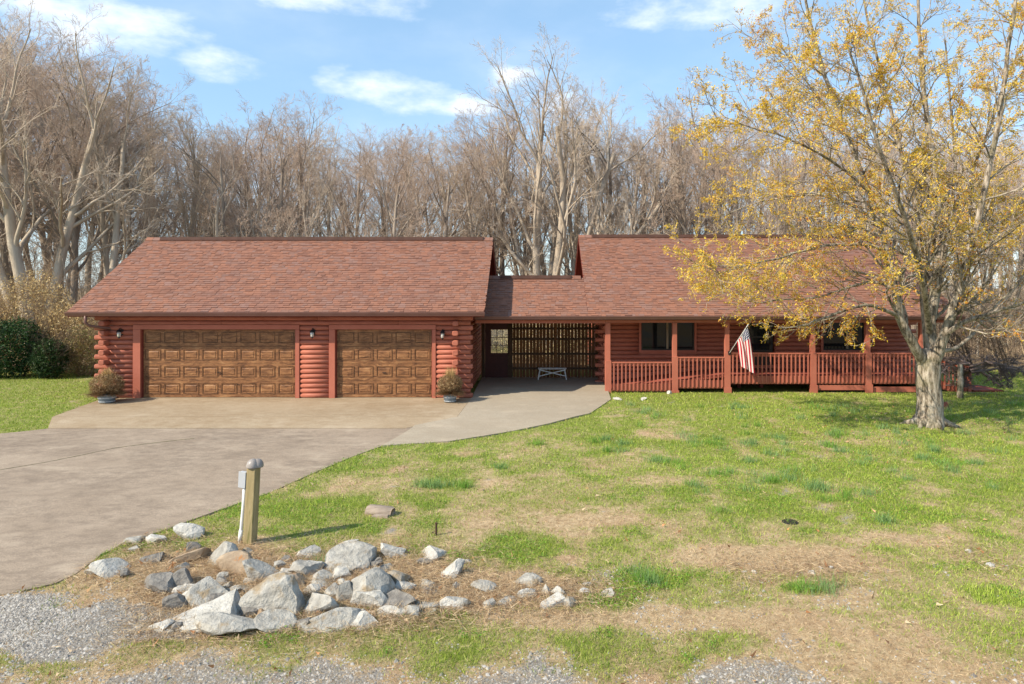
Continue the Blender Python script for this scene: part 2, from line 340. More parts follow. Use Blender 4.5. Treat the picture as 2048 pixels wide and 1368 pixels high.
# the mossy joint that runs across the driveway
MOSS = vmat('moss_in_joint', (.10, .095, .045), (.20, .17, .09), 12, rough=1, bump=.5)
mb = MB(); js = [(0,941),(90,926),(170,910),(230,897),(290,889),(350,882),(388,878)]
for (a, b2) in zip(js[:-1], js[1:]):
    A = G(*a); B = G(*b2); n_ = 10
    for k in range(n_):
        p0 = A.lerp(B, k/n_); p1 = A.lerp(B, (k+1)/n_); w0 = rnd.uniform(.008, .028); w1 = w0
        mb.hexa([(p0.x, p0.y-w0, p0.z), (p1.x, p1.y-w1, p1.z), (p1.x, p1.y+w1, p1.z), (p0.x, p0.y+w0, p0.z)], [(p0.x, p0.y-w0, p0.z+.017), (p1.x, p1.y-w1, p1.z+.017), (p1.x, p1.y+w1, p1.z+.017), (p0.x, p0.y+w0, p0.z+.017)])
mb.build('joint_moss', MOSS, kind='stuff')

# ---------------------------------------------------------------- roofs
def shmat():
    m, t, b = newmat('red_grey_shingle'); q = T(t); g = q.n('ShaderNodeNewGeometry'); p = q.pos()
    f = q.math('ADD', q.math('MULTIPLY', g.outputs['Random Per Island'], .50), q.math('MULTIPLY', q.noise(q.pos((.6, 1, 1)), 1.6, 5), .5))
    c = q.ramp(f, [(.15, (.165, .082, .06)), (.33, (.225, .105, .07)), (.5, (.295, .132, .082)), (.66, (.23, .122, .09)), (.84, (.275, .16, .13))])
    c = q.mix(q.math('MULTIPLY', q.noise(p, 120, 2), .35), c, (.12, .06, .05))
    c = q.mix(q.math('MULTIPLY', q.ramp(q.noise(q.pos((1, .35, .35)), .5, 5), [(.5, (0,0,0)), (.75, (1,1,1))]), .35), c, (.16, .085, .075))
    t.links.new(c, b.inputs['Base Color']); b.inputs['Roughness'].default_value = .9; q.bump(b, q.noise(p, 90, 3), .4, .004)
    return m
SHING = shmat(); VENT = vmat('dark_brown_ridge_vent', (.06, .03, .022), (.10, .05, .038), 3, rough=.8, bump=.2)
def slope_pt(e, r, t): return (e[0] + (r[0]-e[0])*t, e[1] + (r[1]-e[1])*t)
def shingles(name, parent, rects, eave, ridge, seed):
    """rects: (x0, x1, t0, t1) areas of one roof plane; eave, ridge: (y, z)."""
    rs = random.Random(seed); V = []; Fc = []
    Ls = math.hypot(ridge[0]-eave[0], ridge[1]-eave[1]); ny_, nz_ = -(ridge[1]-eave[1])/Ls, (ridge[0]-eave[0])/Ls
    s = 1 if nz_ > 0 else -1; ny_ *= s; nz_ *= s
    nc = int(Ls/.125)
    for (x0, x1, t0, t1) in rects:
        for k in range(int(round(t0*nc)), int(round(t1*nc))):
            a = slope_pt(eave, ridge, k/nc - .004); b = slope_pt(eave, ridge, min((k+1.25)/nc, 1)); x = x0 - rs.uniform(0, .2)
            while x < x1:
                w = rs.choice((.11, .15, .19, .24)); u0, u1 = max(x, x0), min(x+w-.004, x1); x += w
                if u1-u0 < .03: continue
                th = rs.choice((.016, .022, .03)) ; sk = rs.uniform(-.004, .006)/Ls
                a2 = slope_pt(eave, ridge, k/nc - .004 - sk)
                i = len(V)
                V += [(u0, a2[0], a2[1]), (u1, a2[0], a2[1]), (u1, a2[0]+ny_*th, a2[1]+nz_*th), (u0, a2[0]+ny_*th, a2[1]+nz_*th), (u1, b[0]+ny_*.004, b[1]+nz_*.004), (u0, b[0]+ny_*.004, b[1]+nz_*.004)]
                Fc += [(i, i+1, i+2, i+3), (i+3, i+2, i+4, i+5), (i, i+3, i+5, i+5), (i+1, i+4, i+2, i+2)]
    quads = [f for f in Fc if len(set(f)) == 4]; tris = [tuple(dict.fromkeys(f)) for f in Fc if len(set(f)) == 3]
    me = bpy.data.meshes.new(name); me.from_pydata(V, [], quads+tris); me.update()
    return link(name, me, SHING, parent, 'stuff')
def plane_slab(x0, x1, a, b, th):                    # sloping roof deck between eave a and ridge b (y, z)
    return MB().hexa([(x0, a[0], a[1]-th), (x1, a[0], a[1]-th), (x1, b[0], b[1]-th), (x0, b[0], b[1]-th)], [(x0, a[0], a[1]), (x1, a[0], a[1]), (x1, b[0], b[1]), (x0, b[0], b[1])])
def gutter(parent, x0, x1, y, z):                    # K-style trough along the eave: top lip at z, front at y
    mb = MB(); pr = [(0, 0), (-.012, 0), (-.012, -.03), (0, -.045), (.02, -.09), (.03, -.115), (.10, -.115), (.115, 0), (.105, 0), (.09, -.10), (.035, -.10)]
    i = len(mb.v); n = len(pr)
    for x in (x0, x1): mb.v += [(x, y+a, z+b) for a, b in pr]
    mb.f += [(k, (k+1) % n, n+(k+1) % n, n+k) for k in range(n)] + [tuple(range(n))[::-1], tuple(range(n, 2*n))]
    return mb.build('gutter', GUT, parent)
def ridge_caps(parent, x0, x1, y, z):
    mb = MB(); x = x0
    while x < x1:
        w = min(.26, x1-x); h = .05+rnd.uniform(0, .006)
        mb.hexa([(x, y-.15, z-.075), (x+w, y-.15, z-.080), (x+w, y, z+.022), (x, y, z+.03)], [(x, y-.14, z-.045), (x+w, y-.14, z-.05), (x+w, y, z+h), (x, y, z+h+.006)])
        mb.hexa([(x, y, z+.03), (x+w, y, z+.022), (x+w, y+.15, z-.080), (x, y+.15, z-.075)], [(x, y+.002, z+h+.006), (x+w, y+.002, z+h), (x+w, y+.14, z-.05), (x, y+.14, z-.045)]); x += .27
    mb.build('ridge_cap', SHING, parent)
    return MB().hexa([(x0+.55, y-.16, z-.05), (x1-.35, y-.16, z-.05), (x1-.35, y+.16, z-.05), (x0+.55, y+.16, z-.05)], [(x0+.55, y-.13, z+.065), (x1-.35, y-.13, z+.065), (x1-.35, y+.13, z+.065), (x0+.55, y+.13, z+.065)]).build('ridge_vent', VENT, parent)
def log_bar(axis, a, b, c, z, r=.085, face=-1, seed=0, rz=None):
    """a half-round log from a to b along 'x' (wall plane y=c) or 'y' (wall plane x=c), bulging towards face."""
    rs = random.Random(seed); mb = MB(); n = 7; rz = rz or .078
    ns = max(2, min(6, int((b-a)/.8)+1)); i = 0
    for k in range(ns+1):
        u = a + (b-a)*k/ns; rr = 1+rs.uniform(-.07, .07); dz = rs.uniform(-.004, .004)
        for j in range(n):
            th = math.pi*j/(n-1); o = math.sin(th)**.75*r*rr*face; zz = z - math.cos(th)*rz*min(rr, 1.0) + dz
            mb.v.append((u, c+o, zz) if axis == 'x' else (c+o, u, zz))
    for k in range(ns):
        for j in range(n-1): mb.f.append((k*n+j, k*n+j+1, (k+1)*n+j+1, (k+1)*n+j))
        mb.f.append((k*n+n-1, k*n, (k+1)*n, (k+1)*n+n-1))
    mb.f += [tuple(range(n)), tuple(range(ns*n, ns*n+n))[::-1]]
    me = mb.mesh('log'); bm = bmesh.new(); bm.from_mesh(me); bmesh.ops.recalc_face_normals(bm, faces=bm.faces[:]); bm.to_mesh(me); bm.free()
    for p_ in me.polygons: p_.use_smooth = len(p_.vertices) == 4
    return me
def log_end(x, y0, y1, z, w=.10, h=.085):            # rounded log end that sticks out towards the yard
    mb = MB(); pr = []
    for j in range(12):
        a = 2*math.pi*j/12; pr.append((math.copysign(abs(math.cos(a))**.6, math.cos(a))*w, math.copysign(abs(math.sin(a))**.6, math.sin(a))*h))
    for (y, s) in ((y0, .82), (y0+.02, 1), (y1, 1)): mb.v += [(x+a*s, y, z+b*s) for a, b in pr]
    for k in range(2): mb.f += [(k*12+j, k*12+(j+1) % 12, (k+1)*12+(j+1) % 12, (k+1)*12+j) for j in range(12)]
    mb.f += [tuple(range(12))[::-1], tuple(range(24, 36))]
    return mb.mesh('log_end')
def side_end(x0, x1, y, z, w=.10, h=.085):           # the same, sticking out sideways
    mb = MB(); pr = []
    for j in range(12):
        a = 2*math.pi*j/12; pr.append((math.copysign(abs(math.cos(a))**.6, math.cos(a))*w, math.copysign(abs(math.sin(a))**.6, math.sin(a))*h))
    for (x, s) in ((x0, .85), (x0+.02, 1), (x1-.02, 1), (x1, .85)): mb.v += [(x, y+a*s, z+b*s) for a, b in pr]
    for k in range(3): mb.f += [(k*12+j, k*12+(j+1) % 12, (k+1)*12+(j+1) % 12, (k+1)*12+j) for j in range(12)]
    mb.f += [tuple(range(12)), tuple(range(36, 48))[::-1]]
    return mb.mesh('log_end')
PITCH = .155
# ---------------------------------------------------------------- garage
YG = 21.94
gar = empty('log_garage', (-8, 25.8, 0), 'red log garage with two brown panelled doors beside the concrete apron', 'garage')
GE, GR = (21.4, 2.80), (25.8, 5.37); GX0, GX1 = -14.69, -1.63
core = MB().box(-13.62, -2.32, YG+.02, YG+.12, 2.40, 2.72)
for (xa, xb) in ((-13.62, xat(276, YG)), (xat(596, YG), xat(665, YG)), (xat(868, YG), -2.32)): core.box(xa, xb, YG+.02, YG+.12, .0, 2.40)
core.box(-13.62, -13.5, YG+.12, 29.6, 0, 2.72).box(-2.44, -2.32, YG+.12, 29.6, 0, 2.72).box(-13.5, -2.44, 29.5, 29.6, 0, 2.72)
core.build('wall', REDL, gar)
D1 = (xat(268, YG), xat(600, YG)); D2 = (xat(659, YG), xat(872, YG)); TOPZ = 2.36
for k in range(17):
    z = .022 + PITCH*(k+.5); ext = (k % 2 == 0)
    xl = -14.17 if ext else -13.95; xr = -2.04 if ext else -2.10
    segs = [(xl, D1[0]), (D1[1], D2[0]), (D2[1], xr)] if z < TOPZ else ([(xl, -10.1), (-10.1, -4.4), (-4.4, xr)] if k % 2 else [(xl, -7.0), (-7.0, xr)])
    for i, (a, b) in enumerate(segs): link('log', log_bar('x', a, b-.004, YG+.03, z, .085, -1, k*10+i), REDL, gar)
    if ext: link('log_end', side_end(-14.17, -13.72, YG+.03, z, .085, .077), REDL, gar); link('log_end', side_end(-2.42, -2.035, YG+.035, z, .09, .077), REDL, gar)
    else:
        link('log_end', log_end(-13.78, YG-.33, YG+.1, z, .10, .082), REDL, gar); link('log_end', log_end(-2.56, YG-.33, YG+.1, z, .10, .085), REDL, gar)
        link('log_end', side_end(-14.03, -13.72, YG+.03, z, .08, .074), REDL, gar)
    link('log', log_bar('y', YG+.1, 29.75, -2.33, z, .12, 1, k*31), REDL, gar); link('log', log_bar('y', YG+.1, 29.75, -13.61, z, .12, -1, k*37), REDL, gar)
for (x, sgn) in ((-2.36, 1), (-13.6, -1)):           # gable ends
    g = MB(); i = 0; ztop = GR[1]-.16
    g.hexa([(x, 21.95, 2.70), (x+.1, 21.95, 2.70), (x+.1, 29.62, 2.70), (x, 29.62, 2.70)], [(x, 22.2, 3.05), (x+.1, 22.2, 3.05), (x+.1, 29.4, 3.05), (x, 29.4, 3.05)])
    g.hexa([(x, 22.2, 3.05), (x+.1, 22.2, 3.05), (x+.1, 29.4, 3.05), (x, 29.4, 3.05)], [(x, 25.75, ztop), (x+.1, 25.75, ztop), (x+.1, 25.85, ztop), (x, 25.85, ztop)])
    g.build('gable', REDD, gar)
def trim(x0, x1, z0, z1, y0=YG-.07, y1=YG+.1): MB().box(x0, x1, y0, y1, z0, z1).build('trim_board', REDT, gar, bevel=.006)
for (tl, dl, dr, tr) in ((268, 283, 592, 600), (659, 671, 865, 872)):
    trim(xat(tl, YG), xat(dl, YG), .02, 2.22); trim(xat(dr, YG), xat(tr, YG), .02, 2.22)
    trim(xat(tl, YG), xat(tr, YG), 2.224, 2.37)
    for s, xx in ((1, xat(dl, YG)), (-1, xat(dr, YG))): MB().box(min(xx, xx+s*.03), max(xx, xx+s*.03), YG+.0, YG+.2, .02, 2.2).build('jamb', REDD, gar)
def woodmat(name, z0):
    m, t, b = newmat(name); q = T(t)
    p = q.n('ShaderNodeVectorMath', {0: q.n('ShaderNodeNewGeometry').outputs['Position'], 1: (1.3, 1, 10)}, operation='MULTIPLY').outputs[0]
    n0 = q.noise(q.pos((1, 1, 3)), 1.6, 4, .6)
    pd = q.n('ShaderNodeVectorMath', {0: p, 1: q.n('ShaderNodeCombineXYZ', {2: q.math('MULTIPLY', n0, 4.0)}).outputs[0]}, operation='ADD').outputs[0]
    g1 = q.noise(pd, 1.5, 7, .68)
    c = q.ramp(g1, [(.30, (.05, .024, .013)), (.42, (.15, .066, .03)), (.54, (.28, .13, .055)), (.70, (.40, .215, .10))])
    c = q.mix(q.math('MULTIPLY', q.ramp(q.noise(q.pos((1, 1, 2.2)), 2.4, 4), [(.5, (0,0,0)), (.72, (1,1,1))]), .55), c, (.07, .033, .018))
    t.links.new(c, b.inputs['Base Color']); b.inputs['Roughness'].default_value = .5
    q.bump(b, g1, .3, .004)
    return m
WOODP = woodmat('streaky_brown_stain', 0); 
WOODE = vmat('dark_brown_stain', (.05, .024, .012), (.22, .10, .042), 4, (1, 1, 1), .5, .2)
def garage_door(xl, xr, cols, label):
    y = YG+.06; z0, z1 = .03, 2.215; sec = (z1-z0)/4
    fr = MB()
    for r_ in range(4): fr.box(xl, xr, y, y+.045, z0+r_*sec+.003, z0+(r_+1)*sec-.003)
    d = fr.build('garage_door', WOODP, gar, bevel=.004); d['label'] = label
    cw = (xr-xl)/cols
    for r_ in range(4):
        for c_ in range(cols):
            x0, x1 = xl+c_*cw+.055, xl+(c_+1)*cw-.055; a, b = z0+r_*sec+.11, z0+(r_+1)*sec-.09
            m1 = MB(); i = 0
            rings = [(0, 0.0), (.0, .012), (.022, .012), (.034, -.002), (.06, -.002), (.085, .010)]
            for (ins, dep) in rings: m1.v += [(x0+ins, y-dep, a+ins), (x1-ins, y-dep, a+ins), (x1-ins, y-dep, b-ins), (x0+ins, y-dep, b-ins)]
            for k in range(len(rings)-1): m1.f += [(k*4+j, k*4+(j+1) % 4, k*4+4+(j+1) % 4, k*4+4+j) for j in range(4)]
            n_ = len(rings)*4; m1.f.append((n_-4, n_-3, n_-2, n_-1))
            me = m1.mesh('panel'); me.materials.append(WOODP); me.materials.append(WOODE)
            for k, p_ in enumerate(me.polygons): p_.material_index = 1 if 4 <= k < 16 else 0
            link('panel', me, [WOODP, WOODE], d)
    MB().tube([((xl+xr)/2-.06, y-.03, z0+sec*1.45), ((xl+xr)/2+.06, y-.03, z0+sec*1.45)], .012, 6).build('handle', BLACK, d)
    return d
garage_door(xat(283, YG)+.03, xat(592, YG)-.03, 8, 'wide stained double garage door, eight panels across')
garage_door(xat(671, YG)+.03, xat(865, YG)-.03, 5, 'narrower stained garage door, five panels across')
rf = plane_slab(GX0, GX1, (GE[0], GE[1]-.004), (GR[0], GR[1]-.004), .14)
b2 = plane_slab(GX0, GX1, (30.2, GE[1]-.004), (GR[0], GR[1]-.004), .14); n0 = len(rf.v); rf.v += b2.v; rf.f += [tuple(i+n0 for i in f) for f in b2.f]
roof = rf.build('roof', REDD, gar)
shingles('shingles', roof, [(GX0-.02, GX1+.02, 0, 1)], GE, GR, 1); shingles('shingles', roof, [(GX0-.02, GX1+.02, 0, 1)], (30.2, GE[1]), GR, 2)
ridge_caps(roof, GX0, GX1, GR[0], GR[1]+.03)
MB().box(GX0+.02, GX1-.02, 21.45, YG-.04, 2.655, 2.675).build('soffit', REDD, gar)
MB().box(GX0+.01, GX1-.01, 21.405, 21.445, 2.65, 2.79).build('fascia', GUT, gar)
gutter(gar, GX0-.02, GX1+.02, 21.29, 2.795)
for x in (GX1-.03, GX0+.005):                        # rake boards
    MB().hexa([(x, 21.42, 2.62), (x+.025, 21.42, 2.62), (x+.025, 25.8, 5.18), (x, 25.8, 5.18)], [(x, 21.42, 2.775), (x+.025, 21.42, 2.775), (x+.025, 25.8, 5.345), (x, 25.8, 5.345)]).build('rake_board', REDD, gar)
    MB().hexa([(x, 25.8, 5.18), (x+.025, 25.8, 5.18), (x+.025, 30.18, 2.62), (x, 30.18, 2.62)], [(x, 25.8, 5.345), (x+.025, 25.8, 5.345), (x+.025, 30.18, 2.775), (x, 30.18, 2.775)]).build('rake_board', REDD, gar)
a = at(171, 634, 21.36); MB().tube([(a.x, a.y, 2.69), (a.x, a.y+.0, 2.47), (a.x+.08, a.y+.06, 2.36), (a.x+.42, YG-.05, 2.25), (a.x+.52, YG+.02, 2.16), (a.x+.52, YG+.2, 2.1)], .045, 8).build('downspout', GUT, gar, True)
# ---------------------------------------------------------------- house (its front roof plane runs on over the breezeway)
hou = empty('log_house', (8, 28, 0), 'long red log house with shingled roof, covered porch and dark windows', 'house')
HE, HR = (22.8, 2.62), (27.97, 5.63); HX0, HX1 = 1.74, 14.25; tb = .43; BR = slope_pt(HE, HR, tb)
YH = 25.0; HL, HRX = 2.44, 13.62
WIN = [(xat(1282, YH), xat(1388, YH), 1.27, 2.36), (xat(1645, YH), xat(1729, YH), 1.27, 2.36)]
DOOR = (xat(1497, YH), xat(1545, YH), .60, 2.40)
OPEN = WIN + [DOOR]
wl = MB(); xs = sorted(OPEN)
edges = [HL]+[v for o in xs for v in (o[0]-.07, o[1]+.07)]+[HRX]
for i in range(0, len(edges), 2): wl.box(edges[i], edges[i+1], YH+.02, YH+.14, 0, 2.75)
for o in xs: wl.box(o[0]-.07, o[1]+.07, YH+.02, YH+.14, 0, o[2]-.07); wl.box(o[0]-.07, o[1]+.07, YH+.02, YH+.14, o[3]+.07, 2.75)
wl.box(HL, HL+.12, YH+.14, 31, 0, 2.75).box(HRX-.12, HRX, YH+.14, 31, 0, 2.75).box(HL+.12, HRX-.12, 30.88, 31, 0, 2.75)
wl.build('wall', REDL, hou)
for k in range(17):
    z = .02+PITCH*(k+.5); ext = k % 2 == 0
    cuts = []; x = HL-(.28 if ext else .06)
    for o in xs:
        if o[2]-.09 < z < o[3]+.09: cuts.append((x, o[0]-.08)); x = o[1]+.08
    cuts.append((x, HRX+(.3 if ext else .1)))
    if len(cuts) == 1: c_ = cuts[0]; s_ = 6.2 + 1.1*(k % 3); cuts = [(c_[0], s_), (s_, c_[1])]
    for i, (a, b) in enumerate(cuts): link('log', log_bar('x', a, b-.004, YH+.03, z, .075, -1, 900+k*10+i), REDL, hou)
    if ext: link('log_end', side_end(HL-.26, HL+.1, YH+.03, z, .10, .077), REDL, hou)
    else: link('log_end', log_end(HL+.06, YH-.33, YH+.1, z, .09, .08), REDL, hou)
    link('log', log_bar('y', YH+.1, 31.1, HL+.01, z, .1, -1, 500+k), REDL, hou); link('log', log_bar('y', YH+.1, 31.1, HRX-.01, z, .1, 1, 600+k), REDL, hou)
for x in (HL, HRX-.1):
    g = MB(); g.hexa([(x, 25.0, 2.7), (x+.1, 25.0, 2.7), (x+.1, 30.94, 2.7), (x, 30.94, 2.7)], [(x, 25.0, 3.72), (x+.1, 25.0, 3.72), (x+.1, 30.94, 3.72), (x, 30.94, 3.72)])
    g.hexa([(x, 25.0, 3.72), (x+.1, 25.0, 3.72), (x+.1, 30.94, 3.72), (x, 30.94, 3.72)], [(x, 27.92, 5.44), (x+.1, 27.92, 5.44), (x+.1, 28.02, 5.44), (x, 28.02, 5.44)]); g.build('gable', REDD, hou)
def window(o, mull, label):
    x0, x1, z0, z1 = o; w = MB(); y = YH-.03; f = .05
    w.box(x0, x1, y, y+.1, z0, z0+f).box(x0, x1, y, y+.1, z1-f, z1).box(x0, x0+f, y, y+.1, z0+f, z1-f).box(x1-f, x1, y, y+.1, z0+f, z1-f)
    fr = w.build('window', FRAME, hou); fr['label'] = label
    MB().box(mull-.035, mull+.035, y-.004, y+.06, z0+f, z1-f).build('mullion', TANF, fr)
    for (a, b) in ((x0+f, mull-.035), (mull+.035, x1-f)): MB().box(a, b, y+.05, y+.06, z0+f, z1-f).build('pane', GLASS, fr)
    t = MB(); c = .085
    t.box(x0-c, x1+c, y-.045, y+.04, z0-c, z0).box(x0-c, x1+c, y-.045, y+.04, z1, z1+c).box(x0-c, x0, y-.045, y+.04, z0, z1).box(x1, x1+c, y-.045, y+.04, z0, z1); t.build('window_trim', REDT, fr)
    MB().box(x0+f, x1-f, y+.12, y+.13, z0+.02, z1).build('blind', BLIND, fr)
TANF = vmat('tan_window_mullion', (.22, .17, .11), (.27, .21, .14), 5, rough=.5, bump=0)
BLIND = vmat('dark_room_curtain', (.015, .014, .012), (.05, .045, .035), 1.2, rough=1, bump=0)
window(WIN[0], xat(1334.5, YH), 'dark sliding window behind the second porch post'); window(WIN[1], xat(1694, YH), 'dark sliding window near the far end of the porch')
x0, x1, z0, z1 = DOOR; y = YH-.02
d = MB().box(x0, x1, y, y+.06, z0, 1.28).box(x0, x0+.1, y, y+.06, 1.28, z1).box(x1-.1, x1, y, y+.06, 1.28, z1).box(x0+.1, x1-.1, y, y+.06, z1-.1, z1).box(x0+.1, x1-.1, y, y+.06, 1.72, 1.78).build('front_door', FRAME, hou)
MB().box(x0+.1, x1-.1, y+.025, y+.035, 1.28, 1.72).build('pane', GLASS, d); MB().box(x0+.1, x1-.1, y+.025, y+.035, 1.78, z1-.1).build('pane', GLASS, d); MB().tube([(x1-.06, y-.03, 1.45), (x1-.06, y-.03, 1.6)], .014, 6).build('handle', BLACK, d)
r1 = plane_slab(HX0, HX1, (HE[0], HE[1]-.004), (HR[0], HR[1]-.004), .14); b2 = plane_slab(HX0, HX1, (33.14, HE[1]-.004), (HR[0], HR[1]-.004), .14); n0 = len(r1.v); r1.v += b2.v; r1.f += [tuple(i+n0 for i in f) for f in b2.f]
hroof = r1.build('roof', REDD, hou)
shingles('shingles', hroof, [(HX0, HX1+.02, 0, 1)], HE, HR, 3); shingles('shingles', hroof, [(HX0-.02, HX1+.02, 0, 1)], (33.14, HE[1]), HR, 4)
ridge_caps(hroof, HX0, HX1, HR[0], HR[1]+.03)
gutter(hou, HX0+.001, HX1+.03, 22.69, 2.615); MB().box(HX0+.001, HX1, 22.80, 22.84, 2.48, 2.61).build('fascia', GUT, hou)
MB().box(HL, HX1-.02, 22.85, 24.9, 2.60, 2.62).build('porch_ceiling', REDD, hou)
for x in (HX0+.005, HX1-.03):
    s_ = slope_pt(HE, HR, tb+.0) if x < 5 else HE
    MB().hexa([(x, s_[0], s_[1]-.17), (x+.025, s_[0], s_[1]-.17), (x+.025, HR[0], HR[1]-.18), (x, HR[0], HR[1]-.18)], [(x, s_[0], s_[1]-.02), (x+.025, s_[0], s_[1]-.02), (x+.025, HR[0], HR[1]-.025), (x, HR[0], HR[1]-.025)]).build('rake_board', REDD, hou)
    MB().hexa([(x, HR[0], HR[1]-.18), (x+.025, HR[0], HR[1]-.18), (x+.025, 33.1, 2.45), (x, 33.1, 2.45)], [(x, HR[0], HR[1]-.025), (x+.025, HR[0], HR[1]-.025), (x+.025, 33.1, 2.6), (x, 33.1, 2.6)]).build('rake_board', REDD, hou)
# ---------------------------------------------------------------- breezeway between garage and house
brz = empty('breezeway', (-.2, 25, 0), 'low shingled breezeway roof joining the garage to the house', 'breezeway')
BX0, BX1 = -2.2, HX0-.003
r1 = plane_slab(BX0, BX1, (HE[0], HE[1]-.004), (BR[0], BR[1]-.004), .14); b2 = plane_slab(BX0, BX1, (2*BR[0]-HE[0], HE[1]-.004), (BR[0], BR[1]-.004), .14); n0 = len(r1.v); r1.v += b2.v; r1.f += [tuple(i+n0 for i in f) for f in b2.f]
broof = r1.build('roof', REDD, brz)
shingles('shingles', broof, [(BX0, BX1, 0, tb)], HE, HR, 5); ridge_caps(broof, BX0+.35, BX1-.1, BR[0], BR[1]+.03)
gutter(brz, -2.04, BX1, 22.69, 2.615); MB().box(-2.04, BX1, 22.80, 22.84, 2.48, 2.61).build('fascia', GUT, brz)
MB().box(-2.04, BX1+.6, 23.02, 23.16, 2.36, 2.58).build('header_beam', REDT, brz)
MB().box(-2.04, HL-.02, 22.86, 26.9, 2.582, 2.60).build('ceiling', REDD, brz)
OLDW = vmat('weathered_cedar_board', (.075, .032, .012), (.20, .085, .028), 2.2, (2, 1, .4), .75, .5, 14, isl=.25)
OLDD = vmat('dark_fence_rail', (.05, .028, .016), (.09, .05, .028), 4, rough=.8, bump=.4)
YF = 26.2
fen = empty('slatted_screen_wall', (-.2, YF, .08), 'brown board screen with light gaps at the back of the breezeway', 'screen wall')
xf0, xf1 = xat(1026, YF), xat(1197, YF); x = xf0; k = 0
while x < xf1:
    w = rnd.uniform(.098, .115); g_ = rnd.choice((.010, .02, .03, .035, .026)); zt = 2.56
    me = MB().hexa([(x, YF, .10), (x+w, YF, .10), (x+w, YF+.02, .10), (x, YF+.02, .10)], [(x+rnd.uniform(-.006,.006), YF, zt), (x+w+rnd.uniform(-.008,.006), YF, zt), (x+w, YF+.02, zt), (x, YF+.02, zt)]); me.build('board', OLDW, fen); x += w+g_
for z in (.42, .98, 1.55, 1.95): MB().box(xf0-.05, xf1, YF-.045, YF-.002, z, z+.08).build('rail', OLDD, fen)
MB().box(xf0-.2, xf0-.06, YF-.06, YF+.06, .09, 2.57).build('post', OLDD, fen); MB().box((xf0+xf1)/2-.05, (xf0+xf1)/2+.05, YF-.07, YF-.046, .09, 2.57).build('post', OLDW, fen)
dx0, dx1 = xat(970, YF), xat(1020, YF)
x = -2.1
while x < dx0-.12: MB().box(x, x+.07, YF, YF+.02, .1, 2.56).build('board', OLDW, fen); x += .095
DRED = vmat('dark_maroon_door', (.05, .012, .009), (.075, .018, .013), 3, rough=.5, bump=.2)
a0, a1 = dx0+.0, dx1; wx0, wx1 = xat(982, YF), xat(1017, YF); wz0, wz1 = 3.6-(706-PY)*YF/F, 3.6-(659-PY)*YF/F
d = MB().box(a0, a1, YF-.02, YF+.03, .1, wz0).box(a0, a1, YF-.02, YF+.03, wz1, 2.3).box(a0, wx0, YF-.02, YF+.03, wz0, wz1).box(wx1, a1, YF-.02, YF+.03, wz0, wz1)
for (pa0, pa1) in ((a0+.1, (a0+a1)/2-.04), ((a0+a1)/2+.04, a1-.1)): d.box(pa0, pa1, YF-.03, YF-.021, .25, wz0-.18)
d = d.build('door', DRED, fen); d['label'] = 'dark maroon door with a nine-pane window'
cw, ch = (wx1-wx0)/3, (wz1-wz0)/3
for i in range(3):
    for j in range(3): MB().box(wx0+i*cw+.012, wx0+(i+1)*cw-.012, YF+.0, YF+.006, wz0+j*ch+.012, wz0+(j+1)*ch-.012).build('pane', PANE, d)
mu = MB()
for i in (1, 2): mu.box(wx0+i*cw-.011, wx0+i*cw+.011, YF-.012, YF+.02, wz0, wz1); mu.box(wx0, wx1, YF-.010, YF+.018, wz0+i*ch-.011, wz0+i*ch+.011)
mu.build('muntin', DRED, d)
MB().box(a0-.1, a0-.01, YF-.03, YF+.05, .09, 2.4).box(a1+.01, a1+.10, YF-.03, YF+.05, .09, 2.4).box(a0-.1, a1+.1, YF-.028, YF+.048, 2.31, 2.57).build('door_frame', OLDD, fen)
# ---------------------------------------------------------------- porch
por = empty('front_porch', (8, 24, 0), 'raised red porch with posts, picket railings and entry ramp along the house', 'porch')
YP = 23.1; PXS = [2.44, 4.69, 6.46, 9.36, 11.22, 13.05]; DZ = .58
for i, x in enumerate(PXS):
    p_ = MB().box(x-.075, x+.075, YP-.06, YP+.09, -.1, 2.37)
    if i == 0: p_.box(x-.105, x-.078, YP-.05, YP+.09, -.1, 2.37)
    p_.build('post', REDT, por, bevel=.008)
    MB().box(x-.10, x+.10, YP-.10, YP-.062, -.1 if i else -.05, [1.1, 1.24, 1.37, 1.37, 1.37, 1.37][i]).build('newel_board', REDT, por, bevel=.005)
    if 1 <= i: MB().box(x-.13, x+.13, YP-.115, YP-.102, -.1, [0, .1, .2, .28, .30, .25][i]).build('footing_board', REDT, por)
MB().box(BX1+.605, 14.0, 23.02, 23.16, 2.38, 2.58).build('header_beam', REDT, por)
def railing(x0, x1, ztop, zbot, rim, slope=0, y=YP):
    s_ = slope*(x1-x0)
    r_ = MB().box(x0, x1, y-.10, y+.04, ztop-.035, ztop, s_).build('top_rail', REDT, por, bevel=.004)
    MB().box(x0, x1, y-.055, y-.02, ztop-.12, ztop-.04, s_).build('under_rail', REDT, r_)
    MB().box(x0, x1, y-.045, y-.005, zbot, zbot+rim, s_).build('rim_board', REDT, por, bevel=.004)
    n = max(2, int(round((x1-x0)/.139))); bw = .019
    for k in range(n):
        x = x0+(x1-x0)*(k+.5)/n; o = slope*(x-x0)
        link('baluster', MB().hexa([(x-bw, y-.092, zbot+.05+o), (x+bw, y-.092, zbot+.05+o), (x+bw, y-.058, zbot+.02+o), (x-bw, y-.058, zbot+.02+o)], [(x-bw, y-.092, ztop-.036+o), (x+bw, y-.092, ztop-.036+o), (x+bw, y-.058, ztop-.036+o), (x-bw, y-.058, ztop-.036+o)]).mesh('baluster'), REDT, r_)
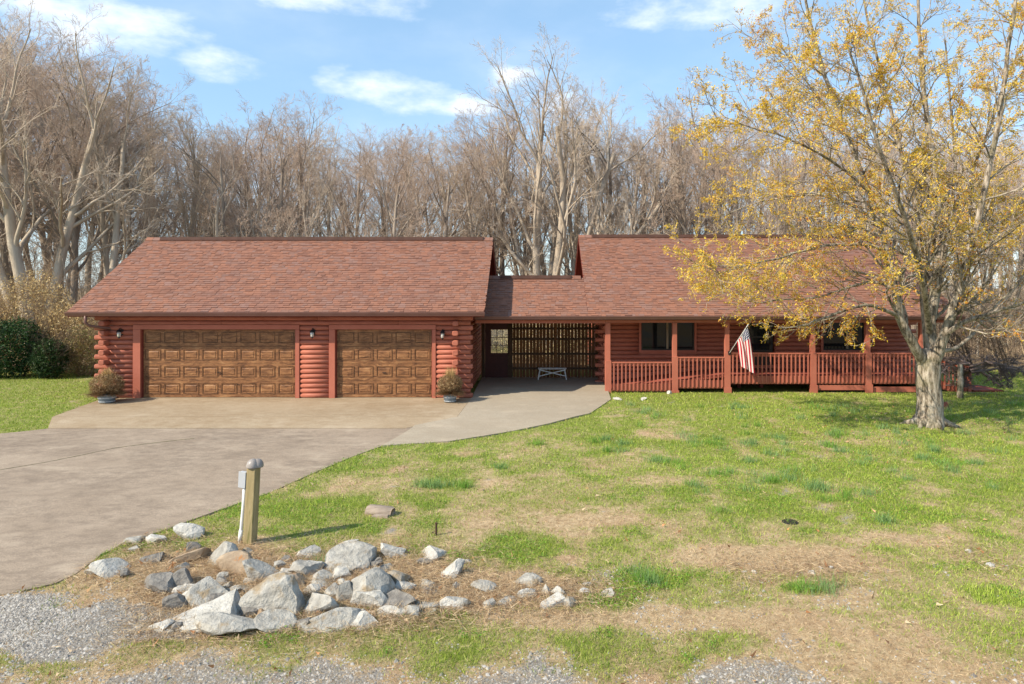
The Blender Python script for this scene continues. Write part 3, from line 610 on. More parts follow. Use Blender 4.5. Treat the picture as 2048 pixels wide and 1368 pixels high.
railing(2.56, 4.58, 1.05, .06, .26); railing(4.80, 6.36, 1.22, .16, .28); railing(6.57, 9.25, 1.355, .31, .27); railing(9.47, 11.11, 1.355, .31, .27); railing(11.33, 12.95, 1.355, .31, .27)
railing(13.16, 14.72, 1.33, .30, .25, -.29, YP+.25)
MB().box(14.72, 14.84, YP+.15, YP+.28, -.05, .97).build('post', REDT, por)
MB().box(14.9, 15.9, YP+.1, YP+1.4, -.02, .07).build('landing_board', REDD, por)
MB().box(PXS[3], PXS[4], YP-.03, YP+.01, .10, .27).build('lower_beam', REDT, por); MB().box(PXS[4]+.14, 13.4, YP-.03, YP+.01, .03, .21).build('lower_beam', REDT, por)
k = 0; y = YP+.02
while y < YH-.1:                                     # deck boards, then the two ramps
    MB().box(PXS[2], 13.15, y, y+.135, DZ-.035, DZ).build('deck_board', DECKW, por)
    MB().box(2.55, PXS[2]-.004, y, y+.135, .08, .115, .465).build('ramp_board', DECKW, por)
    if y > YP+.2: MB().box(13.155, 14.8, y, y+.135, DZ-.035, DZ, -.48).build('ramp_board', DECKW, por)
    y += .142
MB().box(2.6, PXS[2], YH-.16, YH-.12, .16, .30, .465).build('kerb_board', REDT, por); MB().box(PXS[2]+.004, 13.1, YH-.16, YH-.12, .62, .74).build('kerb_board', REDT, por)
for x in (7.2, 8.0, 10.2, 12.2): MB().box(x-.06, x+.06, 24.2, 24.32, -.05, DZ-.04).build('pier', REDD, por)
# ---------------------------------------------------------------- small things
def lantern(px, py, label):
    y = YG-.06; c = at(px, py, y); L_ = empty('wall_lantern', (c.x, c.y, c.z), label, 'wall lamp', 'lanterns on the garage front'); L_['_local'] = 1
    MB().box(-.05, .05, .01, .035, -.09, .09).build('back_plate', BLACK, L_, bevel=.006)
    MB().tube([(0, .02, .05), (0, -.05, .13), (0, -.11, .12), (0, -.13, .08)], .012, 6).build('arm', BLACK, L_, True)
    MB().lathe((0, -.13, 0), [(.012, .10), (.02, .085), (.06, .06), (.085, .02), (.088, .01), (.0, .008)], 12).build('hood', BLACK, L_, True)
    MB().lathe((0, -.13, 0), [(.05, -.0), (.058, -.06), (.05, -.13), (.03, -.15)], 12).build('glass', FROST, L_, True)
    MB().lathe((0, -.13, 0), [(.036, -.15), (.04, -.165), (.015, -.19), (.006, -.205)], 10).build('finial', BLACK, L_, True)
    cg = MB()
    for k in range(4): a = k*math.pi/2+.6; cg.tube([(.066*math.cos(a), -.13+.066*math.sin(a), .01), (.06*math.cos(a), -.13+.06*math.sin(a), -.15)], .005, 5)
    cg.build('cage', BLACK, L_)
lantern(243, 664, 'black wall lantern left of the wide garage door'); lantern(627, 664, 'black wall lantern between the two garage doors'); lantern(886, 666, 'black wall lantern right of the narrower garage door')
# bench in the breezeway
BEN = vmat('pale_grey_bench_paint', (.50, .49, .47), (.62, .61, .58), 6, rough=.6)
bx0, bx1 = xat(1078, 25.6), xat(1131, 25.6); bz = .11
be = empty('bench', ((bx0+bx1)/2, 25.6, bz), 'low pale grey bench with crossed braces in front of the board screen', 'bench')
for y in (25.46, 25.58, 25.70): MB().box(bx0-.03, bx1+.03, y, y+.105, bz+.40, bz+.435).build('seat_slat', BEN, be, bevel=.004)
for x, s in ((bx0, 1), (bx1, -1)):
    for y in (25.48, 25.74): MB().hexa([(x-.035*s-.02, y, bz), (x-.035*s+.02, y, bz), (x-.035*s+.02, y+.04, bz), (x-.035*s-.02, y+.04, bz)], [(x-.02+.04*s, y, bz+.398), (x+.02+.04*s, y, bz+.398), (x+.02+.04*s, y+.04, bz+.398), (x-.02+.04*s, y+.04, bz+.398)]).build('leg', BEN, be)
for za, zb, yy in ((.12, .36, 25.50), (.36, .12, 25.525)): MB().hexa([(bx0, yy, bz+za), (bx1, yy, bz+zb), (bx1, yy+.02, bz+zb), (bx0, yy+.02, bz+za)], [(bx0, yy, bz+za+.035), (bx1, yy, bz+zb+.035), (bx1, yy+.02, bz+zb+.035), (bx0, yy+.02, bz+za+.035)]).build('brace', BEN, be)
# flag on the porch post
FLAGM, t_, b_ = newmat('striped_flag_cloth'); q = T(t_)
uv = q.n('ShaderNodeSeparateXYZ', {0: q.n('ShaderNodeAttribute', attribute_name='Col').outputs['Vector']})
u, v = uv.outputs[0], uv.outputs[1]
strp = q.math('LESS_THAN', q.math('MODULO', q.math('MULTIPLY', v, 13.0), 2.0), 1.0)
cst = q.mix(strp, (.72, .69, .66), (.46, .008, .025))
can = q.math('MULTIPLY', q.math('LESS_THAN', u, .40), q.math('LESS_THAN', v, 7/13))
su = q.math('SUBTRACT', q.math('FRACT', q.math('MULTIPLY', u, 15.0)), .5); sv = q.math('SUBTRACT', q.math('FRACT', q.math('MULTIPLY', v, 9.3)), .5)
star = q.math('LESS_THAN', q.math('ADD', q.math('MULTIPLY', su, su), q.math('MULTIPLY', sv, sv)), .085)
cc = q.mix(can, cst, q.mix(star, (.02, .03, .10), (.8, .78, .76)))
t_.links.new(cc, b_.inputs['Base Color']); b_.inputs['Roughness'].default_value = .8
tr = q.n('ShaderNodeBsdfTranslucent', {0: cc}); t_.links.new(q.n('ShaderNodeMixShader', {0: .25, 1: b_.outputs[0], 2: tr.outputs[0]}).outputs[0], t_.nodes['Material Output'].inputs[0])
fb = at(1459, 706, YP-.12); ft = at(1497, 648, YP-.62)
fl = empty('flag', fb, 'striped flag with starred blue corner hanging from a porch post', 'flag')
MB().tube([fb, ft], .013, 8).build('pole', BEN, fl, True); MB().lathe(ft, [(.0, -.02), (.022, 0), (.016, .025), (.0, .035)], 10).build('finial', vmat('gold_finial', (.5, .35, .1), (.6, .42, .15), 5, rough=.3, bump=0, metal=.8), fl, True)
MB().box(fb.x-.04, fb.x+.04, fb.y+.0, fb.y+.05, fb.z-.06, fb.z+.06).build('bracket', BLACK, fl)
h0 = fb.lerp(ft, .93); h1 = fb.lerp(ft, .40); e0 = at(1508, 747, YP-.50); e1 = at(1482, 732, YP-.40); nu, nv = 40, 39
V = []; C = []
for i in range(nu+1):
    for j in range(nv+1):
        U, Vv = i/nu, j/nv
        hp = h0.lerp(h1, Vv); ep = e0.lerp(e1, Vv)
        kn = hp.lerp(ep, .16) + Vector((.05*(1-Vv)+.02, -.02, .0)) ; 
        p = hp*(1-U)**2 + kn*2*U*(1-U) + ep*U*U
        am = .05*min(1, U*2.2); p = p + Vector((math.sin(Vv*11+U*2)*am*.35, math.cos(Vv*11+U*2.4)*am, 0))
        V.append(p); C.append((U, Vv, 0))
ii = np.arange((nu+1)*(nv+1)).reshape(nu+1, nv+1)
link('cloth', npmesh('cloth', [tuple(p) for p in V], np.stack([ii[:-1, :-1], ii[:-1, 1:], ii[1:, 1:], ii[1:, :-1]], -1).reshape(-1, 4), True, col=np.array(C)), FLAGM, fl)
# lamp post in the foreground
POSTW = vmat('green_weathered_timber', (.21, .165, .075), (.42, .335, .19), 3, (4, 4, .5), .85, .6, 18, obj=True, spots=((.17, .155, .06), 1.6, .55))
PVC = vmat('white_conduit', (.70, .69, .66), (.78, .77, .74), 5, rough=.4, bump=0); GREYB = vmat('grey_plastic_box', (.38, .39, .41), (.44, .45, .47), 3, rough=.45, bump=.1)
CAPM = vmat('weathered_grey_dome', (.20, .175, .16), (.36, .325, .30), 5, rough=.35, bump=.2, obj=True)
g0 = G(500, 1087); lp = empty('lamp_post', g0, 'leaning wooden post with dome lamp and grey box behind the rocks', 'lamp post'); lp['_local'] = 1
lp.rotation_euler = (R(1), R(4.0), R(-14))
hh = 1.14
MB().hexa([(-.075, -.07, -.2), (.075, -.07, -.2), (.075, .07, -.2), (-.075, .07, -.2)], [(-.072, -.068, hh), (.072, -.068, hh), (.072, .068, hh), (-.072, .068, hh)]).build('post', POSTW, lp, bevel=.01)
prof = [(.09, -.012), (.093, .0)] + [(.093*math.cos(a), .115*math.sin(a)) for a in np.linspace(.1, 1.5, 7)]
MB().lathe((-.01, -.012, hh+.015), prof, 18).build('lamp_dome', CAPM, lp, True)
MB().lathe((.038, .035, hh+.018), [(r_*.92, z_*.93) for r_, z_ in prof], 18).build('lamp_hood', CAPM, lp, True)
MB().box(-.06, .06, -.055, .055, hh, hh+.014).build('lamp_base', BLACK, lp)
MB().box(-.19, -.077, -.07, -.005, hh-.30, hh-.07).build('junction_box', GREYB, lp, bevel=.012); MB().box(-.195, -.075, -.078, -.071, hh-.305, hh-.065).build('box_cover', GREYB, lp, bevel=.005)
MB().tube([(-.115, -.035, hh-.30), (-.118, -.035, .55), (-.13, -.045, .16), (-.14, -.05, -.1)], .024, 10).build('conduit', PVC, lp, True); MB().tube([(-.128, -.043, .20), (-.137, -.049, .03)], .031, 10).build('coupling', PVC, lp, True)
# stake, stump, valve cover, red stone
def simple(name, me, mat, loc, label, cat, group=None):
    o = link(name, me, mat); o.location = loc; return tag(o, label, cat, group)
g = G(872, 1073); st = empty('metal_stake', g, 'short dark metal stake standing in dry grass behind the rocks', 'stake'); st['_local'] = 1
MB().tube([(0, 0, -.1), (.005, 0, .19)], .016, 6).build('shaft', vmat('rusty_dark_metal', (.03, .02, .015), (.09, .05, .03), 20, rough=.7), st); MB().tube([(.005, 0, .19), (.006, 0, .21)], .021, 6).build('head', OLDD, st)
def rock(rs, sx_, sy_, sz_, sub=2, cuts=11):
    bm = bmesh.new(); bmesh.ops.create_icosphere(bm, subdivisions=sub, radius=1)
    pl = []
    for _ in range(cuts):
        n = Vector((rs.gauss(0, 1), rs.gauss(0, 1), rs.gauss(0, .8))).normalized(); pl.append((n, rs.uniform(.36, .74)))
    for v in bm.verts:
        for n, d in pl:
            t = v.co.dot(n)
            if t > d: v.co -= n*(t-d)
        v.co *= 1+rs.uniform(-.035, .03)
    a = rs.uniform(-.5, .5)
    for v in bm.verts: v.co = Vector((v.co.x*sx_, v.co.y*sy_, v.co.z*sz_))
    bmesh.ops.rotate(bm, verts=bm.verts[:], cent=(0, 0, 0), matrix=Matrix.Rotation(rs.uniform(-.25, .25), 3, 'Y'))
    me = bpy.data.meshes.new('rock'); bm.to_mesh(me); bm.free(); return me
STUMPW = vmat('weathered_grey_wood', (.20, .155, .12), (.36, .29, .235), 5, (1, 4, 4), .95, .8, 20, dist=.01)
g = G(757, 1030); sp = empty('wood_stump', g, 'weathered log stump lying flat in the grass beyond the rocks', 'stump'); sp['_local'] = 1
mb = MB(); n = 14; rr = [rnd.uniform(.85, 1.1) for _ in range(n)]
for (xx, s) in ((-.20, .9), (-.19, 1), (0, 1.04), (.24, .95), (.26, .8)): mb.v += [(xx, .12*s*rr[j]*math.cos(2*math.pi*j/n), .055+.10*s*rr[j]*math.sin(2*math.pi*j/n)) for j in range(n)]
for k in range(4): mb.f += [(k*n+j, k*n+(j+1) % n, (k+1)*n+(j+1) % n, (k+1)*n+j) for j in range(n)]
mb.f += [tuple(range(n)), tuple(range(4*n, 5*n))[::-1]]; mb.build('log', STUMPW, sp, True)
MB().hexa([(-.05, -.2, .0), (.25, -.16, .0), (.27, .0, .0), (0, 0, .0)], [(-.02, -.18, .05), (.24, -.15, .06), (.25, -.02, .07), (0, -.02, .06)]).build('slab', STUMPW, sp, bevel=.01); sp.rotation_euler.z = -.25
g = G(1580, 1046); vc = empty('valve_cover', g, 'small dark round utility lid set into the lawn', 'lid'); vc['_local'] = 1
MB().lathe((0, 0, 0), [(.125, -.03), (.125, .02), (.115, .028), (.0, .03)], 18).build('lid', BLACK, vc); MB().lathe((0, 0, 0), [(.142, -.03), (.142, .012), (.132, .016), (.131, -.03)], 18).build('rim', OLDD, vc)
g = G(1889, 819); simple('red_stone', rock(random.Random(5), .20, .16, .17, 2, 5), vmat('red_brown_stone', (.10, .035, .025), (.17, .06, .04), 6), (g.x, g.y, g.z+.10), 'reddish brown rounded stone on the grass right of the big trunk', 'stone')
# potted dry plants
TUB = vmat('blue_grey_tub', (.15, .19, .225), (.23, .275, .31), 4, rough=.6); HOOP = vmat('pale_tub_hoop', (.42, .44, .45), (.5, .52, .53), 5, rough=.5, bump=0)
def blades_np(base_, dirs, ln, wd, rs, col, droop=0.0, segs=2):
    """flat tapering blades: base (n,3), dirs (n,3), lengths, widths, colours (n,3)"""
    n = len(base_); ln = np.asarray(ln).reshape(-1, 1); wd = np.asarray(wd).reshape(-1, 1)
    side = np.cross(dirs, rs.normal(size=(n, 3))); side /= np.linalg.norm(side, axis=1, keepdims=True)+1e-9
    pts = []; 
    for k in range(segs+1):
        t = k/segs; c = base_ + dirs*ln*t; c[:, 2] -= (droop*ln[:, 0])*t*t; w = wd*(1-t*.85)
        pts += [c-side*w*.5, c+side*w*.5]
    V = np.stack(pts, 1).reshape(-1, 3); b0 = (np.arange(n)*2*(segs+1))[:, None]
    Fc = np.concatenate([b0+np.array([[2*k, 2*k+1, 2*k+3, 2*k+2]]) for k in range(segs)])
    return V, Fc, np.repeat(col, 2*(segs+1), 0)
def pick(rs, n, cols, p=None, var=.15):
    c = np.array(cols)[rs.choice(len(cols), n, p=p)]; return np.clip(c*(1+rs.normal(0, var, (n, 1))), 0.005, 1)
def potted(px, pyb, r, seed, label):
    g = G(px, pyb); g.z = float(base(g.y))+.022; o = empty('potted_plant', g, label, 'potted plant', 'dried plants in tubs on the apron'); o['_local'] = 1; rs = np.random.default_rng(seed)
    MB().lathe((0, 0, 0), [(r*.82, 0), (r, .27), (r*.96, .275), (r*.93, .24), (0, .235)], 20).build('tub', TUB, o, True)
    for z, s in ((.03, .84), (.14, .925), (.235, .985)): MB().lathe((0, 0, 0), [(r*s-.004, z), (r*s+.012, z+.002), (r*s+.012, z+.026), (r*s-.004, z+.028)], 20).build('hoop', HOOP, o)
    n = 2600; d = rs.normal(size=(n, 3)); d[:, 2] = np.abs(d[:, 2])*.8+.05; d /= np.linalg.norm(d, axis=1, keepdims=True)
    b = d*np.array([.12, .12, .0])+np.array([0, 0, .25]); ln = rs.uniform(.3, .52, n)*(r/.25)
    p1 = blades_np(b, d, ln, np.full(n, .008), rs, pick(rs, n, [(.22, .13, .06), (.30, .19, .09), (.13, .075, .04)]), .18)
    n2 = 5200; e = rs.normal(size=(n2, 3)); e /= np.linalg.norm(e, axis=1, keepdims=True); e[:, 2] *= .8; q0 = e*np.array([.46, .46, .42])*(r/.25)*rs.uniform(.55, 1.0, (n2, 1))**.6+np.array([0, 0, .56]); q0 = q0[q0[:, 2] > .235]; n2 = len(q0)
    d2 = rs.normal(size=(n2, 3)); d2[:, 2] += .5; d2 /= np.linalg.norm(d2, axis=1, keepdims=True)
    p2 = blades_np(q0, d2, rs.uniform(.04, .10, n2), np.full(n2, .011), rs, pick(rs, n2, [(.27, .16, .075), (.36, .235, .11), (.15, .085, .045), (.42, .30, .16)]), 0, 1)
    n3 = 420; d3 = rs.normal(size=(n3, 3))*.16; d3[:, 2] = 1; d3 /= np.linalg.norm(d3, axis=1, keepdims=True)
    p3 = blades_np(np.array([[.02, -.02, .55]])+rs.normal(size=(n3, 3))*.05, d3, rs.uniform(.35, .62, n3), np.full(n3, .014), rs, pick(rs, n3, [(.55, .38, .17), (.46, .31, .14)]), .12)
    V, Fc, C = join_np([p1]); link('stems', npmesh('stems', V, Fc, col=C), DRY, o, 'stuff'); V, Fc, C = join_np([p2]); link('foliage', npmesh('foliage', V, Fc, col=C), DRY, o, 'stuff'); V, Fc, C = join_np([p3]); link('straw_tuft', npmesh('straw_tuft', V, Fc, col=C), DRY, o, 'stuff')
potted(214, 806, .26, 3, 'large ball of dried stems in a tub left of the wide garage door'); potted(900, 805, .215, 4, 'smaller dried plant in a hooped tub right of the narrower garage door')
# ---------------------------------------------------------------- rocks
RK = []   # x centre, bottom y, width, height in photo pixels, colour, label
def z7(l): return [(240+a/3.303, 1000+b/3.303, w/3.303, h/3.303, c, t) for a, b, w, h, c, t in l]
def z8(l): return [(780+a/3.2, 1000+b/3.2, w/3.2, h/3.2, c, t) for a, b, w, h, c, t in l]
RK += z7([(440,250,170,90,'w','white flat-topped rock at the grassy upper left of the rock pile'),(220,290,95,60,'w','small white rock next to the driveway edge above the pile'),(90,290,130,45,'g',None),(80,345,90,55,'g',None),(465,345,85,60,'d',None),(215,410,130,65,'d',None),
(650,410,160,120,'g','slanted grey rock just in front of the leaning post'),(755,500,200,135,'t','brown-stained angular rock with a dark face, below the leaning post'),(240,600,220,125,'d','long dark grey slab resting at the left of the rock pile'),(415,590,150,165,'d','rough upright dark boulder beside the long dark slab'),(440,415,180,75,'t','orange-brown stone half buried in straw left of the post'),
(900,540,220,140,'g','sloping grey block directly behind the largest boulder'),(395,630,70,55,'w',None),(590,680,200,160,'g','rounded light grey boulder above the flat front slab'),(735,640,100,115,'g','upright grey rock beside the pocket of orange leaves'),(660,570,90,75,'d',None),
(1010,775,310,300,'g','largest pale boulder in the middle of the rock pile'),(1140,590,180,125,'t','tan rounded boulder right behind the largest pale boulder'),(1215,390,140,75,'w','pale wedge-shaped rock at the back edge beside bright weeds'),(1230,490,190,115,'g','pitted grey rock between the back wedge and the tan boulder'),(1310,560,170,120,'g','blocky grey rock at the centre back of the pile'),
(1500,465,250,145,'g','big peaked rock at the back right of the rock pile'),(1460,530,160,65,'w',None),(1290,630,150,85,'w','smooth pale slab leaning right of the tan boulder'),(1380,650,120,95,'g',None),(1280,760,210,135,'g','square grey block right of the largest pale boulder'),
(1600,670,240,215,'g','tall pointed pale boulder on the right half of the rock pile'),(1480,690,180,140,'g','steep grey rock left of the tall pointed boulder'),(1650,710,190,170,'w','long pale slab leaning against the tall pointed boulder'),(1810,580,185,120,'g','broad grey rock with a small dark pit at the right back'),(1830,745,190,190,'d','dark cracked boulder near the right end of the pile'),(1670,455,110,65,'d',None),
(1800,385,190,75,'w','low white rock under dry grass at the back right'),(1500,315,110,35,'w',None),(340,720,170,80,'d',None),(560,840,430,160,'w','huge flat pale slab at the front left of the rock pile'),(820,785,120,130,'d','grey split rock at the right end of the flat front slab'),(920,800,90,75,'t',None),
(720,865,330,95,'g','flat light grey slab along the front edge of the pile'),(1000,870,180,120,'g','grey faceted rock at the front below the largest boulder'),(1210,865,110,110,'d','dark-sided rock at the front between two pale blocks'),(1370,845,250,130,'g','wide smooth grey rock at the front centre of the pile'),(1590,855,210,85,'w','pale flat rock at the front right of the pile'),
(1540,775,100,60,'g',None),(1650,785,100,50,'t',None),(1800,790,150,70,'w',None),(1930,785,110,65,'g',None),(2020,740,120,75,'g',None),(260,870,120,65,'w','white rock at the front left corner beside the gravel'),(350,870,90,60,'d',None),(300,900,90,25,'g',None),(640,700,140,60,'d',None),(20,510,60,60,'d',None),(470,610,90,60,'w',None),(1120,640,80,40,'w',None),(860,690,120,60,'w',None)])
RK += z8([(290,380,160,80,'w','white pointed rock near the dark metal stake'),(385,500,155,115,'w','white lumpy rock in straw below the metal stake'),(50,370,110,70,'w',None),(375,710,135,85,'w','smooth white egg-shaped rock at the right front of the pile'),(460,700,80,75,'g',None),(260,745,95,55,'w',None),(145,765,115,70,'g',None),(45,765,95,65,'w',None),(210,715,80,50,'g',None),(600,580,110,45,'g',None),(650,690,80,50,'g',None),(740,665,110,40,'g',None),(865,545,140,55,'g','grey rock showing through tall straw to the right of the pile'),(885,625,95,60,'w',None),(1000,610,95,65,'g',None),(1085,610,75,55,'w',None),(1040,685,145,75,'w','long white rock at the far right end of the pile'),(1125,680,90,60,'g',None),(1260,555,50,40,'g',None),(1240,600,60,30,'w',None),(420,570,60,45,'g',None),(280,610,100,50,'d',None),(505,415,50,30,'g',None),(1390,625,110,30,'g',None)])
RK += [(213,1148,50,20,'w','white rock alone in the straw near the driveway edge',), (180,1150,26,10,'g',None), (1235,802,18,7,'w','white stone by the slab corner near the ramp post'), (1287,802,14,6,'w','tiny white stone in the grass below the ramp railing'), (1339,790,10,10,'w','small pale stone under the second porch post'), (1490,1148,14,8,'w',None), (1510,1150,12,7,'w',None), (1645,1140,10,7,'w',None), (1662,1141,10,7,'w',None), (1940,1105,12,7,'w',None), (1628,1150,16,7,'w',None), (1985,1135,14,8,'w',None)]
rf_ = random.Random(4)
for _ in range(34): RK.append((rf_.uniform(345, 850), rf_.uniform(1105, 1245), rf_.uniform(16, 36), rf_.uniform(12, 24), rf_.choice('gggwwdt'), None))
RM = {'g': ROCKM, 'd': ROCKD, 't': ROCKT, 'w': ROCKW}
rs = random.Random(21); rockpos = []; RO = []
for (cx, by, w, h, c, lab) in RK:
    g = G(cx, by-1); sc = g.y/F; ww = w*sc*.5*1.06; hh_ = max(h*sc, .03); dep = ww*rs.uniform(.75, 1.0)
    cy = g.y + dep*.55; rz = min(max(hh_*.62, .03), ww*.95); cy = g.y+dep*.5
    me = rock(rs, ww*1.62, dep*1.5, rz*1.38, 3 if w > 30 else 2, 9)
    o = link('rock', me, RM[c]); o.location = (g.x, cy, float(base(cy)) + rz*.22); o.rotation_euler = (rs.uniform(-.3, .1), rs.uniform(-.2, .2), rs.uniform(-.4, .4))
    rockpos.append((g.x, cy, ww, dep))
    RO.append((o, lab, g.x, cy, c, w, cx, by))
big_ = [(r_, r_[1].split(' with ')[0].split(' at the ')[0].split(' in the ')[0].split(' next ')[0].split(' just ')[0].split(' below ')[0].split(' resting ')[0].split(' beside ')[0].split(' half ')[0].split(' directly ')[0].split(' above ')[0].split(' right ')[0].split(' between ')[0].split(' leaning ')[0].split(' left ')[0].split(' on the ')[0].split(' near ')[0].split(' under ')[0].split(' along ')[0].split(' showing ')[0].split(' alone ')[0].strip(' ,')) for r_ in RO if r_[1] and r_[5] > 25]
seen = {}
for r_ in RO:
    o, lab, x, y, c, w, cx, by = r_
    if not lab:
        cn = {'g': 'grey', 'w': 'pale', 'd': 'dark', 't': 'tan'}[c]
        if cx < 1230:
            for b_r, nm in sorted(big_, key=lambda b: (b[0][2]-x)**2+(b[0][3]-y)**2):
                dx, dy = x-b_r[2], y-b_r[3]; side = ('right of' if dx > 0 else 'left of') if abs(dx) > abs(dy) else ('behind' if dy > 0 else 'in front of')
                lab = 'small %s rock just %s the %s' % (cn, side, nm)
                if lab not in seen: break
        else: lab = 'tiny pale stone in the thin lawn, %s' % ['leftmost of a pair in bare soil', 'rightmost of a pair in bare soil', 'left of a pair near mid lawn', 'right of a pair near mid lawn', 'highest one near the right edge', 'lowest one in the middle', 'closest to the right edge', 'among others'][sum(1 for s_ in seen if s_.startswith('tiny pale stone in the thin'))]
    seen[lab] = 1
    tag(o, lab, 'rock' if w > 20 else 'stone', 'rocks of the culvert pile' if (cx < 1230 and by > 1000) else 'loose stones in the lawn')
# ---------------------------------------------------------------- trees
def polys_to_mesh(polys):
    """polys: list of (pts list, radii list, sides, material) -> V, F, mat"""
    grp = {}
    for p in polys: grp.setdefault((len(p[0]), p[2], p[3]), []).append(p)
    Vs, Fs, Ms, off = [], [], [], 0
    for (n, s, m), l in grp.items():
        P = np.array([p[0] for p in l], float); Rd = np.array([p[1] for p in l], float)
        Tn = np.gradient(P, axis=1); Tn /= np.linalg.norm(Tn, axis=2, keepdims=True)+1e-9
        ref = np.where(np.abs(Tn[..., 1:2]) < .85, np.array([0, 1., .02]), np.array([1., 0, 0]))
        U = np.cross(Tn, ref); U /= np.linalg.norm(U, axis=2, keepdims=True)+1e-9; Wv = np.cross(Tn, U)
        a = 2*np.pi*np.arange(s)/s
        ring = P[:, :, None] + Rd[:, :, None, None]*(U[:, :, None]*np.cos(a)[None, None, :, None] + Wv[:, :, None]*np.sin(a)[None, None, :, None])
        k = len(l); idx = off+np.arange(k*n*s).reshape(k, n, s); nx_ = np.roll(idx, -1, 2)
        Fs.append(np.stack([idx[:, :-1], nx_[:, :-1], nx_[:, 1:], idx[:, 1:]], -1).reshape(-1, 4)); Ms.append(np.full(k*(n-1)*s, m)); Vs.append(ring.reshape(-1, 3)); off += k*n*s
    return np.concatenate(Vs), np.concatenate(Fs), np.concatenate(Ms)
def nrm(v):
    l = math.sqrt(v[0]*v[0]+v[1]*v[1]+v[2]*v[2]) or 1; return (v[0]/l, v[1]/l, v[2]/l)
def grow(rs, p, d, ln, r, lev, sp, out, tips):
    n = sp['n'][lev]; w = sp['wander'][lev]; up = sp['up'][lev]; pts = [p]; rad = [r]; ds = [d]; rmin = sp['rmin']; r1 = max(rmin*.7, r*sp['taper'][lev])
    for i in range(n):
        d = nrm((d[0]+rs.gauss(0, w), d[1]+rs.gauss(0, w), d[2]+rs.gauss(0, w)+up)); s = ln/n
        p = (p[0]+d[0]*s, p[1]+d[1]*s, p[2]+d[2]*s); pts.append(p); ds.append(d); rad.append(r+(r1-r)*(i+1)/n)
    out.append((pts, rad, sp['sides'][lev], lev))
    if lev >= sp['max']: tips.append((p, d)); return
    k = sp['kids'][lev]; k = k if isinstance(k, int) else rs.randint(*k)
    for c in range(k):
        t = sp['lo'][lev] + (1-sp['lo'][lev])*((c+rs.random())/k); f = t*n; i = min(int(f), n-1); f -= i
        q = tuple(pts[i][j]+(pts[i+1][j]-pts[i][j])*f for j in range(3)); dd = ds[i+1]; a = rs.uniform(*sp['ang'][lev])
        rv = nrm((rs.gauss(0, 1), rs.gauss(0, 1), rs.gauss(0, 1))); ax = nrm((dd[1]*rv[2]-dd[2]*rv[1], dd[2]*rv[0]-dd[0]*rv[2], dd[0]*rv[1]-dd[1]*rv[0]))
        cd_ = tuple(dd[j]*math.cos(a)+ax[j]*math.sin(a) for j in range(3))
        rr = rad[i]+(rad[i+1]-rad[i])*f
        grow(rs, q, cd_, ln*sp['ratio'][lev]*rs.uniform(.7, 1.15)*(1.15-.5*t), max(rmin, rr*sp['rr'][lev]), lev+1, sp, out, tips)
def spec(**k):
    s = dict(n=[9, 7, 5, 4, 2, 1], wander=[.05, .11, .13, .13, .12, .12], up=[.02, .05, .04, .025, .02, .02], taper=[.45, .32, .32, .35, .4, .5], kids=[(8, 10), (6, 7), (5, 6), (4, 5), (3, 4)], lo=[.32, .22, .2, .2, .15], ang=[(.45, .9), (.4, .85), (.4, .85), (.4, .9), (.4, .85)], ratio=[.55, .54, .54, .56, .62], rr=[.5, .55, .55, .6, .65], sides=[9, 6, 4, 3, 3, 3], max=5, rmin=.0052); s.update(k); return s
def make_tree(seed, h, r, sp, stems=None, lean=(0, 0)):
    rs = random.Random(seed); tr, cr = [], []
    for (dx, dy, f) in (stems or [(lean[0], lean[1], 1)]):
        out = []; grow(rs, (dx*.4, dy*.4, -.1), nrm((dx, dy, 1)), h*.78*f, r*f, 0, sp, out, [])
        tr.append((out[0][0], [x*(1.35 if i == 0 else 1) for i, x in enumerate(out[0][1])], out[0][2], 0)); cr += out[1:]
    V, Fc, M_ = polys_to_mesh(tr); tm = npmesh('trunk', V, Fc, True)
    V, Fc, M_ = polys_to_mesh([(a, b, c, 0 if l <= 2 else 1) for a, b, c, l in cr]); cm = npmesh('crown', V, Fc, True, midx=M_)
    return tm, cm
def place_tree(name, meshes, mats, loc, rz, sc, label, group, sz=None, cat='tree'):
    o = empty(name, loc, label, cat, group, rz); o['_local'] = 1; o.scale = (sc, sc, sz or sc)
    link('trunk', meshes[0], [mats[0]], o); link('crown', meshes[1], [mats[0], mats[1]], o); return o
GRP = 'bare trees of the wood behind the buildings'
wide = spec(); slim = spec(kids=[(9, 12), (5, 6), (4, 6), (4, 5), (3, 4)], ratio=[.38, .52, .52, .55, .62], ang=[(.35, .65), (.4, .7), (.4, .8), (.35, .75), (.3, .7)], lo=[.38, .2, .2, .2, .15])
fan = spec(n=[9, 8, 5, 4, 2, 1], kids=[(7, 9), (6, 7), (5, 6), (4, 5), (3, 4)], ang=[(.3, .65), (.3, .7), (.4, .8), (.4, .85), (.4, .8)], up=[.03, .06, .05, .03, .02, .02], ratio=[.55, .5, .5, .55, .62], lo=[.25, .25, .2, .2, .15])
prot = [make_tree(101, 16, .22, wide, lean=(.05, 0)), make_tree(102, 17, .20, slim, lean=(-.04, .02)), make_tree(103, 16, .24, fan, lean=(.08, .03)), make_tree(104, 15, .17, slim, lean=(.1, 0)), make_tree(105, 16, .19, wide, lean=(-.12, 0))]
fan2 = dict(fan, kids=[(6, 8), (5, 7), (4, 5), (4, 5), (3, 4)])
big = make_tree(120, 17, .30, fan2, stems=[(-.10, .05, 1), (.16, 0, .98), (.36, .1, .92), (.68, -.05, .80), (-.45, .1, .66), (.05, .3, .9)])
oldL = make_tree(130, 17.5, .33, dict(wide, kids=[(7, 9), (5, 6), (4, 6), (4, 4), (3, 4)]), stems=[(-.05, 0, 1), (.22, .1, .9), (-.3, .15, .85)])
